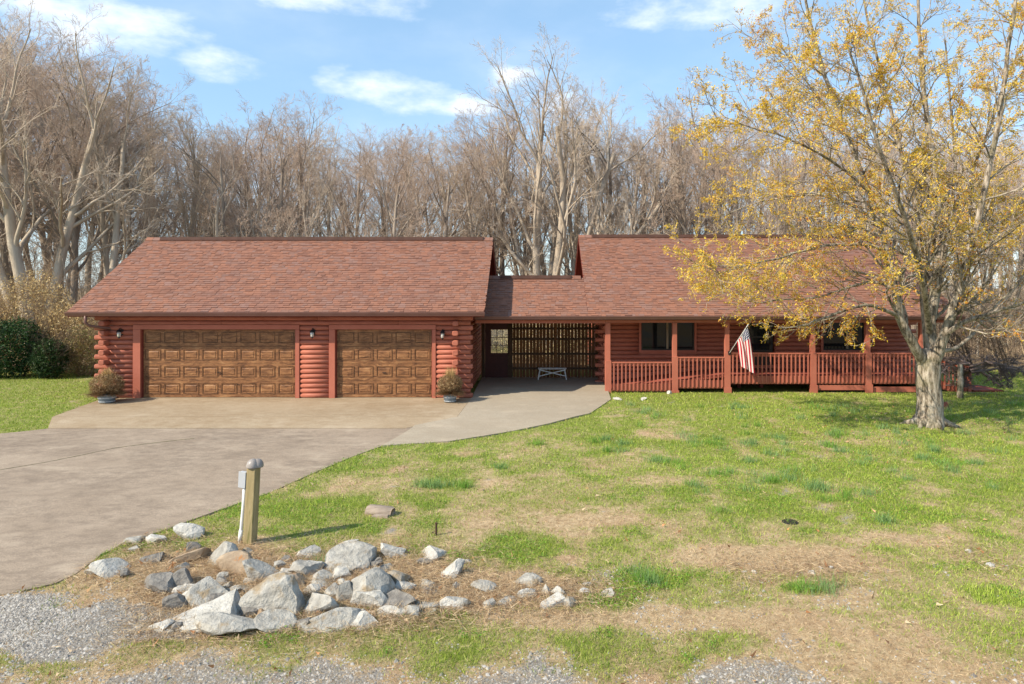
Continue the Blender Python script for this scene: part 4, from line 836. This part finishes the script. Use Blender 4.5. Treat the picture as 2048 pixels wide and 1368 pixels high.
low_ = make_tree(140, 11, .15, dict(fan, kids=[(6, 7), (5, 6), (4, 5), (3, 4), (3, 3)]), stems=[(-.2, 0, 1), (.2, .1, 1), (.5, 0, .85), (.0, .2, .9), (-.5, .1, .7)])
MA = (BARK, TWIG); MBk = (BARK2, TWIG); MC = (BARK, TWIG2)
def tp(px, Y): return (xat(px, Y), Y, -.05)
place_tree('bare_tree', big, MC, tp(1092, 40), 0, 1.0, 'large many-stemmed pale tree rising behind the breezeway gap', GRP)
place_tree('bare_tree', oldL, MC, tp(70, 34), .4, .98, 'thick pale multi-trunk tree above the tan brush at far left', GRP)
place_tree('bare_tree', prot[2], MC, tp(215, 35), 1.2, .93, 'tall grey tree just left of the garage roof', GRP)
place_tree('bare_tree', prot[0], MBk, tp(140, 37), 2.2, 1.0, 'tall brown tree with dense reddish top between two pale trunks at left', GRP)
place_tree('bare_tree', low_, MA, tp(465, 37), 0, 1.0, 'low spreading many-stemmed tree behind the garage ridge', GRP)
place_tree('bare_tree', prot[4], MBk, tp(497, 43), 4.4, .92, 'dark forked tree standing above the middle of the garage roof', GRP)
place_tree('bare_tree', prot[1], MC, tp(905, 42), 3, .80, 'slender pale tree above the right end of the garage ridge', GRP)
place_tree('bare_tree', prot[0], MC, tp(1385, 41), 3.4, .90, 'wide grey tree above the house ridge left of the yellow tree', GRP)
place_tree('bare_tree', prot[3], MBk, tp(1265, 44), .2, 1.07, 'straight tree beside the many-stemmed pale tree, above the house', GRP)
place_tree('bare_tree', prot[2], MC, tp(1215, 42), 2.0, 1.02, 'full rounded tree just right of the many-stemmed pale tree', GRP)
place_tree('bare_tree', prot[0], MC, tp(1010, 43), 5.0, .98, 'full rounded tree just left of the many-stemmed pale tree', GRP)
rs = random.Random(77)
def wood_h(px):                                      # how high the wood stands along the picture, from the photo's skyline
    return np.interp(px, [-300, 0, 150, 260, 400, 480, 600, 700, 820, 920, 1000, 1060, 1150, 1300, 1420, 1500, 2000, 2400], [60, 70, 90, 190, 225, 240, 215, 265, 235, 255, 280, 235, 195, 205, 230, 230, 240, 240])
LAND = [(-9999, 130, 'above the tan brush'), (130, 300, 'above the left slope of the garage roof'), (300, 650, 'above the left half of the garage ridge'), (650, 990, 'above the right half of the garage ridge'), (990, 1160, 'above the breezeway roof'), (1160, 1420, 'above the left half of the house ridge'), (1420, 1800, 'behind the golden leaves over the house'), (1800, 9999, 'beyond the right end of the house')]
ORD = 'first second third fourth fifth sixth seventh eighth ninth tenth eleventh twelfth thirteenth fourteenth fifteenth sixteenth'.split(); cnt = {}
for row, (Y0, n, ph) in enumerate([(38.5, 30, 0), (45, 44, .5), (53, 46, .2), (62, 40, .6)]):
    for i in range(n):
        px = -200 + (2440*(i+ph+rs.uniform(-.3, .3)))/n; Y = Y0+rs.uniform(-2, 2.5)
        if row == 0 and (960 < px < 1240): continue
        ht = H + (PY - wood_h(px) - [0, 0, 15, 25][row] + rs.uniform(-70, 25))*Y/F; k = rs.randrange(5); s = ht/[16.0, 16.0, 16.3, 14.2, 15.2][k]*.99
        lm = [l for l in LAND if l[0] <= px < l[1]][0][2]; c_ = cnt[(row, lm)] = cnt.get((row, lm), -1)+1
        place_tree('bare_tree', prot[k], rs.choice([MA, MBk, MC, MA]), tp(px, Y), rs.uniform(0, 6.28), s*.95, '%s leafless tree from left, %s wood row, %s' % (ORD[c_], ['front', 'second', 'third', 'farthest'][row], lm), GRP, s)
# thin saplings
sap = [make_tree(150+i, 9, .055, spec(kids=[(9, 12), (4, 5), (3, 4), (3, 4)], max=4, ratio=[.3, .5, .55, .6], ang=[(.3, .7)]*4, lo=[.2, .2, .2, .2], sides=[6, 4, 3, 3, 3]), lean=(.15*(i-1), .05)) for i in range(3)]
for i in range(110):
    px = -200+2440*(i+rs.random())/110; Y = rs.uniform(34.5, 52)
    if 975 < px < 1180 and Y < 40: continue
    lm = [l for l in LAND if l[0] <= px < l[1]][0][2]
    place_tree('sapling', sap[i % 3], rs.choice([MA, MBk, MC]), tp(px, Y), rs.uniform(0, 6.28), rs.uniform(.7, 1.25), 'thin bare sapling among the trunks %s' % lm, 'thin saplings '+lm)
# undergrowth of saplings and brush that fills the wood floor
nb = 20000; u = np.random.default_rng(5); X_ = u.uniform(-60, 60, nb); Y_ = u.uniform(35, 74, nb); kp = ~((np.abs(X_) < 7) & (Y_ < 38)); X_, Y_ = X_[kp], Y_[kp]; nb = len(X_)
dd = u.normal(size=(nb, 3))*.28; dd[:, 2] = 1; dd /= np.linalg.norm(dd, axis=1, keepdims=True)
V, Fc, C = blades_np(np.stack([X_, Y_, np.full(nb, -.1)], 1), dd, u.uniform(1.2, 6.5, nb)*(.6+.6*fbm(X_*.2, Y_*.2, 4)), u.uniform(.02, .05, nb), u, pick(u, nb, [(.30, .22, .15), (.44, .34, .24), (.16, .12, .085), (.46, .35, .21)]), .1, 2)
n2 = 80000; X2 = np.where(u.random(n2) < .3, u.uniform(-48, -18, n2), u.uniform(-60, 60, n2)); Y2 = u.uniform(35.5, 76, n2); z2 = u.uniform(0, 8.0, n2)*(.35+1.0*fbm(X2*.25, Y2*.25, 8))*(.8+.012*Y2); d2 = u.normal(size=(n2, 3)); d2 /= np.linalg.norm(d2, axis=1, keepdims=True)
W2 = blades_np(np.stack([X2, Y2, z2], 1), d2, u.uniform(.3, 1.3, n2), u.uniform(.012, .035, n2), u, pick(u, n2, [(.36, .26, .18), (.44, .34, .24), (.26, .19, .135)]), .05, 1)
V, Fc, C = join_np([(V, Fc, C), W2]); link('woodland_undergrowth', npmesh('woodland_undergrowth', V, Fc, col=C), DRY, None, 'stuff')
# ---------------------------------------------------------------- the yellow maple in the yard
rs = random.Random(314); TB = G(1858, 850); TY = TB.y
mp = empty('maple_tree', TB, 'big yard tree with golden new leaves and a thick grey trunk', 'tree')
def pl(l): return [tuple(at(a, b, TY+c)) for a, b, c in l]
def rad(n, a, b): return [a+(b-a)*(k/(n-1))**.6 for k in range(n)]
LIMB = [([(1848,728,0),(1822,680,-.3),(1800,635,-.4),(1787,570,-.4),(1772,500,-.3),(1752,430,-.2),(1725,350,0),(1690,260,.2),(1650,150,.2),(1620,40,.3),(1600,-60,.3)],.155,.03),
([(1862,728,.1),(1860,640,.3),(1872,560,.4),(1878,460,.5),(1870,340,.5),(1850,200,.6),(1840,60,.6),(1835,-90,.6)],.19,.03),
([(1858,710,.2),(1848,600,.6),(1842,500,.8),(1830,400,1),(1800,300,1.2),(1770,180,1.4),(1740,60,1.5),(1720,-50,1.6)],.12,.025),
([(1866,728,-.1),(1893,660,-.4),(1915,590,-.5),(1940,500,-.6),(1965,400,-.8),(1990,280,-.8),(2010,150,-.7),(2030,0,-.6),(2040,-100,-.5)],.165,.03),
([(1890,668,-.4),(1930,645,-.8),(1985,625,-1.1),(2048,605,-1.4),(2120,570,-1.6)],.085,.03),
([(1878,705,.1),(1915,692,.5),(1945,665,.8),(1975,630,1.1),(2040,560,1.5),(2100,480,1.8)],.07,.02),
([(1800,637,-.4),(1760,615,-.8),(1720,612,-1.1),(1680,625,-1.4),(1640,640,-1.6),(1600,652,-1.7),(1555,655,-1.8)],.065,.012),
([(1787,575,-.4),(1750,563,-.2),(1700,572,0),(1640,592,.2),(1570,600,.3),(1510,605,.4),(1465,600,.5)],.055,.012),
([(1772,500,-.3),(1720,488,-.9),(1650,492,-1.2),(1560,515,-1.5),(1480,535,-1.7),(1430,550,-1.8)],.055,.012),
([(1752,440,-.2),(1690,405,.5),(1610,390,1),(1520,405,1.4),(1440,430,1.7)],.055,.012),
([(1735,380,-.1),(1660,320,-.8),(1580,280,-1.2),(1490,250,-1.5),(1420,245,-1.6)],.055,.012),
([(1700,285,.2),(1640,200,1),(1580,120,1.5),(1530,60,1.9)],.05,.012),
([(1865,640,.3),(1880,560,1.5),(1900,450,2.8),(1910,330,3.6),(1900,200,4.2),(1890,80,4.6)],.11,.02),
([(1860,660,0),(1845,560,-1.3),(1810,440,-2.4),(1770,330,-3.1),(1730,200,-3.5),(1690,80,-3.8)],.10,.02),
([(1940,500,-.6),(1990,450,.8),(2050,400,1.8),(2130,350,2.5)],.07,.02),
([(1872,480,.5),(1930,380,1.2),(1980,250,1.8),(2030,120,2.2),(2080,0,2.5)],.08,.02),
([(1800,300,1.2),(1730,230,2.2),(1650,190,3),(1560,180,3.6)],.05,.012)]
trk = pl([(1858,862,0),(1857,851,0),(1859,835,0),(1860,800,0),(1856,765,0),(1857,735,0),(1858,700,.1)])
ms = MB(); ms.tube(trk, [.46, .40, .345, .315, .30, .305, .24], 18)
for k in range(7):                                   # root flare
    a = k*.9+.3; e = Vector((math.cos(a), math.sin(a)*.8, 0)); ms.tube([TB+e*.18+Vector((0, 0, .30)), TB+e*.36+Vector((0, 0, .10)), TB+e*rs.uniform(.6, .95)+Vector((0, 0, -.03))], [.14, .11, .03], 8)
tko = ms.build('trunk', MAPB, mp, True)
msp = spec(n=[0, 6, 5, 4, 3, 2], wander=[0, .12, .16, .18, .2, .2], up=[0, .03, .02, .02, .02, .0], kids=[0, (5, 7), (5, 6), (4, 5), (3, 4)], ratio=[0, .52, .52, .5, .5], ang=[0, (.45, .9), (.45, .9), (.45, .95), (.5, 1.)], lo=[0, .2, .2, .2, .2], max=4, rmin=.0055, sides=[9, 6, 5, 4, 3, 3], taper=[.4, .3, .35, .4, .5, .6])
polys = []; tips = []; wts = []
for li, (pp, r0, r1) in enumerate(LIMB):
    P = pl(pp); n = len(P); fine = []
    for k in range((n-1)*3+1):                        # Catmull-Rom so that the limbs bend softly
        t = k/3; i = min(int(t), n-2); f = t-i; p0, p1, p2, p3 = [np.array(P[max(0, min(n-1, i+j))]) for j in (-1, 0, 1, 2)]
        q_ = .5*((2*p1)+(-p0+p2)*f+(2*p0-5*p1+4*p2-p3)*f*f+(-p0+3*p1-3*p2+p3)*f**3); fine.append(tuple(q_+np.array([rs.gauss(0, .015) for _ in range(3)])))
    R_ = rad(len(fine), r0, r1); polys.append((fine, R_, 9 if r0 > .09 else 6, 0))
    Ln = sum(math.dist(fine[i], fine[i+1]) for i in range(len(fine)-1)); kc = int(Ln*(4.6 if r0 < .09 else 3.4))
    for c in range(kc):
        t = .16+.84*(c+rs.random())/kc; i = min(int(t*(len(fine)-1)), len(fine)-2); d = nrm(tuple(fine[i+1][j]-fine[i][j] for j in range(3)))
        rv = nrm((rs.gauss(0, 1), rs.gauss(0, 1), rs.gauss(0, .7))); a = rs.uniform(.5, 1.0); ax = nrm((d[1]*rv[2]-d[2]*rv[1], d[2]*rv[0]-d[0]*rv[2], d[0]*rv[1]-d[1]*rv[0]))
        out = []; tp_ = []; grow(rs, fine[i], tuple(d[j]*math.cos(a)+ax[j]*math.sin(a) for j in range(3)), rs.uniform(.9, 2.2)*(1.1-.3*t), max(.010, R_[i]*.40), 2, msp, out, tp_)
        zl = 2.3 if fine[i][0] < TB.x-2.6 else 2.1
        bad = [o_ for o_ in out if min(q_[2] for q_ in o_[0]) < zl]; out = [o_ for o_ in out if o_ not in bad] if len(out[0][0]) and out[0] not in bad else []; tips += [t_p for t_p in tp_ if t_p[0][2] > zl and out]
        polys += [(x, y_, s_, 0 if l <= 3 else 1) for x, y_, s_, l in out]
V, Fc, M_ = polys_to_mesh(polys); cro = link('crown', npmesh('crown', V, Fc, True, midx=M_), [MAPB, TWIG2], mp)
u = np.random.default_rng(8); TP = np.array([t[0] for t in tips]); TD = np.array([t[1] for t in tips])
dist = np.hypot(TP[:, 0]-TB.x, TP[:, 1]-TB.y); prob = np.clip(.50 + .30*(dist-.8) + .07*(TP[:, 2]-4), .2, 1); prob *= np.where((TP[:, 0] > TB.x+.3) & (TP[:, 2] < 4.6), .35, 1)*np.clip(fbm(TP[:, 0]*.8, TP[:, 2]*.8+TP[:, 1], 3)*2.8-.25, .35, 1)
prob = np.clip(prob*np.where((TP[:, 0] < TB.x-1) & (TP[:, 2] > 5), 1.5, 1), 0, 1); kp = u.random(len(TP)) < prob; TP, TD = TP[kp], TD[kp]; per = 14; n = len(TP)*per
b = np.repeat(TP, per, 0)+u.normal(size=(n, 3))*.028 - np.repeat(TD, per, 0)*u.uniform(0, .22, (n, 1)); d = u.normal(size=(n, 3))*.8+np.repeat(TD, per, 0)*.7; d[:, 2] -= .25; d /= np.linalg.norm(d, axis=1, keepdims=True)
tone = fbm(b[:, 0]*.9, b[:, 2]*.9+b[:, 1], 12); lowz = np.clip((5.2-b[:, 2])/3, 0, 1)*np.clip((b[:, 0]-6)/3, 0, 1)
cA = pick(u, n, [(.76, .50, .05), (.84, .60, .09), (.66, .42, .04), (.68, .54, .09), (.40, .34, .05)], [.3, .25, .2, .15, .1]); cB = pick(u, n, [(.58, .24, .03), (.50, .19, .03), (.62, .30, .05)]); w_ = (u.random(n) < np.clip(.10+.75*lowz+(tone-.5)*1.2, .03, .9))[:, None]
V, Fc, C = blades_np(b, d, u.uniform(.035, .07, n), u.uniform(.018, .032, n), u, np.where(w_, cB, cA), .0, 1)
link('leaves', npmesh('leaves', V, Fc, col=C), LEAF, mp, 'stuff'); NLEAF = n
# small dark weeping tree beside the porch end
rs = random.Random(9); g = G(1921, 797); sm = empty('small_bare_tree', g, 'small dark twiggy tree beside the end of the porch', 'tree'); sm['_local'] = 1
wsp = spec(n=[6, 6, 5, 3, 2, 1], wander=[.1, .25, .3, .3, .3, .3], up=[.0, -.10, -.16, -.16, -.14, -.1], kids=[(9, 10), (6, 8), (5, 6), (4, 5), (3, 3)], lo=[.72, .15, .15, .1, .1], ratio=[1.15, .55, .5, .5, .5], ang=[(.9, 1.5), (.5, 1.1), (.5, 1.1), (.5, 1.1), (.5, 1.1)], rmin=.006, taper=[.8, .4, .4, .4, .5, .6], max=5, sides=[8, 5, 4, 3, 3, 3])
out = []; grow(rs, (0, 0, -.05), (0.03, 0, 1), 1.15, .10, 0, wsp, out, [])
out = [([ (x, y_, max(z_, .25) if l > 1 else z_) for x, y_, z_ in a], b_2, c_, l) for a, b_2, c_, l in out]
V, Fc, M_ = polys_to_mesh(out[:1]); link('trunk', npmesh('trunk', V, Fc, True), MAPB, sm); V, Fc, M_ = polys_to_mesh([(a, b_2, c_, 0) for a, b_2, c_, l in out[1:]]); o = link('crown', npmesh('crown', V*np.array([1.7, 1.2, 1.05]), Fc, True), TWIGD, sm); o.location = (.3, 0, 0)
# ---------------------------------------------------------------- shrubs at the left
def shrub(name, px, Y, w, h, n, cols, ls, label, group, stems=(.2, .14, .09), seed=0, mat=LEAF, dark=None, lift=.0):
    u = np.random.default_rng(seed); c = Vector((xat(px, Y), Y, 0)); o = empty(name, c, label, 'shrub', group); o['_local'] = 1; rs = random.Random(seed)
    sp = spec(n=[5, 3, 2, 1, 1, 1], kids=[(5, 6), (4, 5), (4, 5)], up=[.03, .05, .05, .03, 0, 0], lo=[.2, .2, .2], ratio=[.55, .55, .55], max=3, rmin=.005, sides=[5, 4, 3, 3]); out = []; tips = []
    for k in range(9): a = rs.uniform(0, 6.28); s_ = rs.uniform(.1, .6); grow(rs, (math.cos(a)*w*.15, math.sin(a)*w*.1, 0), nrm((math.cos(a)*s_, math.sin(a)*s_, 1)), h*rs.uniform(.75, 1.05), .025, 0, sp, out, tips)
    V, Fc, M_ = polys_to_mesh(out); m_ = vmat(name+'_stems', stems, tuple(x*1.5 for x in stems), 2, rough=.9, bump=0); link('stems', npmesh('stems', V*np.array([w/h*.9, w/h*.7, 1]), Fc, True), m_, o, 'stuff')
    e = u.normal(size=(n, 3)); e /= np.linalg.norm(e, axis=1, keepdims=True); rr = u.uniform(.25, 1, (n, 1))**.45; lump = (.72+.5*fbm(e[:, 0]*2.2+e[:, 1]*3, e[:, 2]*2.4, seed+2))[:, None]
    b = e*rr*lump*np.array([w/2, w*.36, h*.52])+np.array([0, 0, h*.5+lift]); b = b[b[:, 2] > .02]; n = len(b); d = u.normal(size=(n, 3)); d[:, 2] += .3; d /= np.linalg.norm(d, axis=1, keepdims=True)
    V, Fc, C = blades_np(b, d, u.uniform(.6, 1.4, n)*ls, u.uniform(.35, .5, n)*ls, u, pick(u, n, cols, None, .22), .1, 1); link('foliage', npmesh('foliage', V, Fc, col=C), mat, o, 'stuff')
TANC = [(.60, .44, .20), (.48, .34, .16), (.66, .50, .26), (.36, .25, .12)]
shrub('evergreen_shrub', 20, 26.9, 2.9, 2.35, 9000, [(.018, .05, .012), (.03, .075, .018), (.05, .10, .03), (.012, .03, .01)], .11, 'tall dark green evergreen shrub at the left edge of the lawn', 'evergreen shrubs left of the lawn', (.06, .045, .03), 1)
shrub('evergreen_shrub', 98, 26.6, 1.5, 1.55, 4200, [(.02, .055, .014), (.035, .08, .02), (.09, .12, .05), (.014, .034, .01)], .10, 'lower dark green shrub between the tall evergreen and the tan brush', 'evergreen shrubs left of the lawn', (.06, .045, .03), 2)
for i, (px, Y, w, h, n, lab) in enumerate([(-40, 28.6, 3.6, 3.4, 7000, 'tan brushy thicket at the very left edge behind the evergreens'), (70, 28.8, 3.4, 4.3, 8500, 'tall golden tan thicket right behind the evergreen shrubs'), (135, 28.2, 2.8, 2.9, 6500, 'mid-height tan bush sloping down towards the garage'), (172, 27.4, 1.9, 2.0, 4500, 'smallest tan bush beside the garage corner')]):
    shrub('tan_brush', px, Y, w, h, n, TANC if i < 3 else [(.30, .23, .09), (.24, .17, .09), (.2, .2, .06), (.36, .26, .14)], .085, lab, 'tan brush left of the garage', (.22, .15, .09), 20+i, DRY)
for i, (px, Y) in enumerate([(1975, 30), (2040, 27), (1880, 33)]):
    shrub('brown_brush', px, Y, 3.6, 3.3 if i == 2 else 2.4, 5200, [(.22, .145, .10), (.30, .21, .14), (.38, .28, .18)], .05, ['brown leafless brush beyond the porch end', 'brown leafless brush at the right edge of the picture', 'brown brush half hidden by the thick trunk'][i], 'brown brush right of the house', (.10, .07, .05), 40+i, DRY)
shrub('tan_brush', 1085, 33, 5, 2.6, 9000, [(.60, .47, .28), (.50, .38, .22), (.55, .48, .24)], .09, 'sunlit tan brush seen through the gaps of the board screen', 'tan brush behind the breezeway', (.22, .15, .09), 60, DRY)
# ---------------------------------------------------------------- grass, gravel, litter
u = np.random.default_rng(42); HB = [(-13.9, -2.0, 21.85, 30), (2.3, 14.9, 23.05, 31.5)]
def spots(n, y0, y1, pw):
    # denser towards the road so that blades stay fine where one stands close
    t = u.random(n); a = y0**(1-pw); b = y1**(1-pw); Y = (a+(b-a)*t)**(1/(1-pw)); X = u.uniform(-1, 1, n)*(Y*.95+3)+1.2
    ok = ~inpoly(X+u.normal(size=n)*.05, Y+u.normal(size=n)*.09, drive_poly)
    for (x0, x1, ya, yb) in HB: ok &= ~((X > x0) & (X < x1) & (Y > ya) & (Y < yb))
    return X[ok], Y[ok]
X, Y = spots(760000, 5.4, 29, 1.25); g_, gr_ = fields(X, Y); n = len(X)
keep = u.random(n) < np.clip(1-gr_*.82, .12, 1); X, Y, g_, gr_ = X[keep], Y[keep], g_[keep], gr_[keep]; n = len(X)
isg = u.random(n) < np.clip(g_*1.1-.04, .03, .96); far = np.clip((Y-8)/14, 0, 1)
colG = pick(u, n, [(.25, .34, .035), (.33, .42, .055), (.41, .47, .09), (.18, .28, .035), (.48, .50, .15)], [.28, .28, .2, .14, .1], .18); lush = fbm(X*.35, Y*.35, 60)[:, None]; colG = colG*(.8+.4*lush)
colD = pick(u, n, [(.60, .45, .27), (.50, .36, .21), (.68, .54, .35), (.40, .26, .15)], None, .16)
lean = np.where(isg, .55, 1.15)[:, None]; d = np.stack([u.normal(size=n), u.normal(size=n), np.zeros(n)], 1)*lean; d[:, 2] = np.where(isg, 1, .42); d /= np.linalg.norm(d, axis=1, keepdims=True)
ln = np.where(isg, u.uniform(.025, .07, n)*(.8+.5*g_), u.uniform(.03, .09, n)); wd = (.0045+.0075*far)*u.uniform(.7, 1.4, n)*np.where(isg, 1.15, .8)
side = np.cross(d, u.normal(size=(n, 3))); side /= np.linalg.norm(side, axis=1, keepdims=True)+1e-9; b0 = np.stack([X, Y, gz(X, Y)-.004], 1)
V = np.stack([b0-side*wd[:, None]*.6, b0+side*wd[:, None]*.6, b0+d*ln[:, None]], 1).reshape(-1, 3); Fc = np.arange(3*n).reshape(-1, 3); C = np.repeat(np.where(isg[:, None], colG, colD), 3, 0)
link('lawn_grass', npmesh('lawn_grass', V, Fc, col=C), GRASS, None, 'stuff')
# clumps of tall wild grass and weeds in the lawn
tf = [G(a, b) for a, b in [(1285,1165),(1300,1170),(1275,1150),(1610,1180),(1640,1185),(1660,1178),(1590,1183),(870,975),(900,972),(930,975),(845,972),(1210,880),(1190,885),(1240,905),(1245,890),(1440,1025),(1390,975),(1580,960),(1545,965),(1680,905),(1505,890),(1420,890),(1630,975),(1735,990),(1690,1000),(1845,920),(1905,945),(1440,950),(1320,925),(1770,1045),(1345,930),(1950,930),(1560,880),(1660,895),(1500,925),(1870,905),(1215,905),(640,1130),(1000,940),(1075,890)]]
for _ in range(170): x = u.uniform(2.5, 15); y = u.uniform(12, 21); tf.append(Vector((x, y, float(base(y)))))
pc, dc, lc, cc_ = [], [], [], []
for i, t in enumerate(tf):
    m_ = int(u.integers(60, 150)) if i < 40 else int(u.integers(25, 70)); s_ = u.uniform(.06, .14); pc.append(np.stack([t.x+u.normal(size=m_)*s_, t.y+u.normal(size=m_)*s_*.8, np.full(m_, t.z)], 1)); q_ = u.normal(size=(m_, 3))*.28; q_[:, 2] = 1; dc.append(q_/np.linalg.norm(q_, axis=1, keepdims=True)); lc.append(u.uniform(.11, .26, m_)); cc_.append(pick(u, m_, [(.16, .28, .09), (.20, .33, .13), (.24, .36, .12)] if i % 3 else [(.20, .36, .05), (.15, .29, .05)]))
pc = np.concatenate(pc); V, Fc, C = blades_np(pc, np.concatenate(dc), np.concatenate(lc), .006+.004*np.clip((pc[:, 1]-8)/10, 0, 1), u, np.concatenate(cc_), .2, 2)
link('wild_grass_clumps', npmesh('wild_grass_clumps', V, Fc, col=C), GRASS, None, 'stuff')
# clover mats: small flat leaves
X, Y = spots(130000, 7, 16, 1.2); g_, gr_ = fields(X, Y); kp = (g_ > .72) & (fbm(X*1.3, Y*1.3, 77) > .45); X, Y = X[kp], Y[kp]; n = len(X)
d = u.normal(size=(n, 3)); d[:, 2] = np.abs(d[:, 2])*.35; d /= np.linalg.norm(d, axis=1, keepdims=True)
V, Fc, C = blades_np(np.stack([X, Y, gz(X, Y)+u.uniform(.01, .06, n)], 1), d, u.uniform(.014, .028, n), np.full(n, .016), u, pick(u, n, [(.13, .28, .025), (.19, .38, .04), (.10, .21, .025)]), 0, 1); link('clover', npmesh('clover', V, Fc, col=C), GRASS, None, 'stuff')
# long straw lying between and round the rocks
rp = np.array([(a, b) for a, b, w, d_ in rockpos if b < 13]); k = u.integers(0, len(rp), 52000); P2 = rp[k]+u.normal(size=(52000, 2))*np.array([.34, .26]); ok = ~inpoly(P2[:, 0], P2[:, 1], drive_poly); P2 = P2[ok]; n = len(P2)
d = u.normal(size=(n, 3)); d[:, 2] = np.abs(d[:, 2])*.5; d /= np.linalg.norm(d, axis=1, keepdims=True)
V, Fc, C = blades_np(np.column_stack([P2, gz(P2[:, 0], P2[:, 1])+u.uniform(0, .05, n)]), d, u.uniform(.06, .22, n), u.uniform(.003, .007, n), u, pick(u, n, [(.54, .40, .24), (.44, .31, .19), (.62, .49, .32), (.32, .21, .13)]), .3, 1); link('straw', npmesh('straw', V, Fc, col=C), GRASS, None, 'stuff')
# fallen leaves
k = u.integers(0, len(rp), 420); A = rp[k]+u.normal(size=(420, 2))*.2; Bx, By = spots(1500, 6, 20, 1.3); Cx = TB.x-1.5+u.normal(size=500)*2.6; Cy = TB.y+u.normal(size=500)*1.6; Pn = np.concatenate([A, np.stack([Bx, By], 1)[:420], np.stack([Cx, Cy], 1)[Cy < 22.9]]); n = len(Pn); d = u.normal(size=(n, 3)); d[:, 2] *= .35; d /= np.linalg.norm(d, axis=1, keepdims=True)
V, Fc, C = blades_np(np.column_stack([Pn, gz(Pn[:, 0], Pn[:, 1])+u.uniform(.01, .04, n)]), d, u.uniform(.035, .075, n), u.uniform(.025, .045, n), u, pick(u, n, [(.40, .19, .08), (.34, .18, .09), (.48, .30, .16), (.5, .38, .25)]), -.4, 3); link('fallen_leaves', npmesh('fallen_leaves', V, Fc, col=C), DRY, None, 'stuff')
# gravel of the road shoulder
X, Y = spots(330000, 4.6, 9.4, 1.6); ex = u.uniform(-8, -5.2, 60000); ey = u.uniform(6.3, 9, 60000); X = np.concatenate([X, ex]); Y = np.concatenate([Y, ey]); g_, gr_ = fields(X, Y); kp = (u.random(len(X)) < np.clip(gr_*.36+.005, 0, 1)) & ~inpoly(X, Y, drive_poly); X, Y = X[kp], Y[kp]; n = len(X)
oc = np.array([[1, 0, 0], [0, 1, 0], [-1, 0, 0], [0, -1, 0], [0, 0, 1.]]); of = np.array([[0, 1, 4], [1, 2, 4], [2, 3, 4], [3, 0, 4]])
s_ = (u.uniform(.007, .019, n)*np.where(u.random(n) < .06, 1.8, 1))[:, None, None]; a = u.uniform(0, 6.28, n); co, si = np.cos(a), np.sin(a); v = oc[None]*s_*(1+u.uniform(-.35, .35, (n, 5, 3)))*np.array([1, .8, .75]); vx = v[..., 0]*co[:, None]-v[..., 1]*si[:, None]; vy = v[..., 0]*si[:, None]+v[..., 1]*co[:, None]
V = np.stack([vx+X[:, None], vy+Y[:, None], v[..., 2]+gz(X, Y)[:, None]], -1).reshape(-1, 3); Fc = (of[None]+(np.arange(n)*5)[:, None, None]).reshape(-1, 3); C = np.repeat(pick(u, n, [(.33, .305, .275), (.42, .39, .355), (.24, .22, .20), (.50, .47, .43)], None, .12), 5, 0)
link('gravel', npmesh('gravel', V, Fc, col=C), GRASS if False else DRY, None, 'stuff')
print('leaves', NLEAF, 'tris', sum(sum(len(p.vertices)-2 for p in m.polygons) for m in bpy.data.meshes))
for o in bpy.data.objects:
    if '_local' in o: del o['_local']
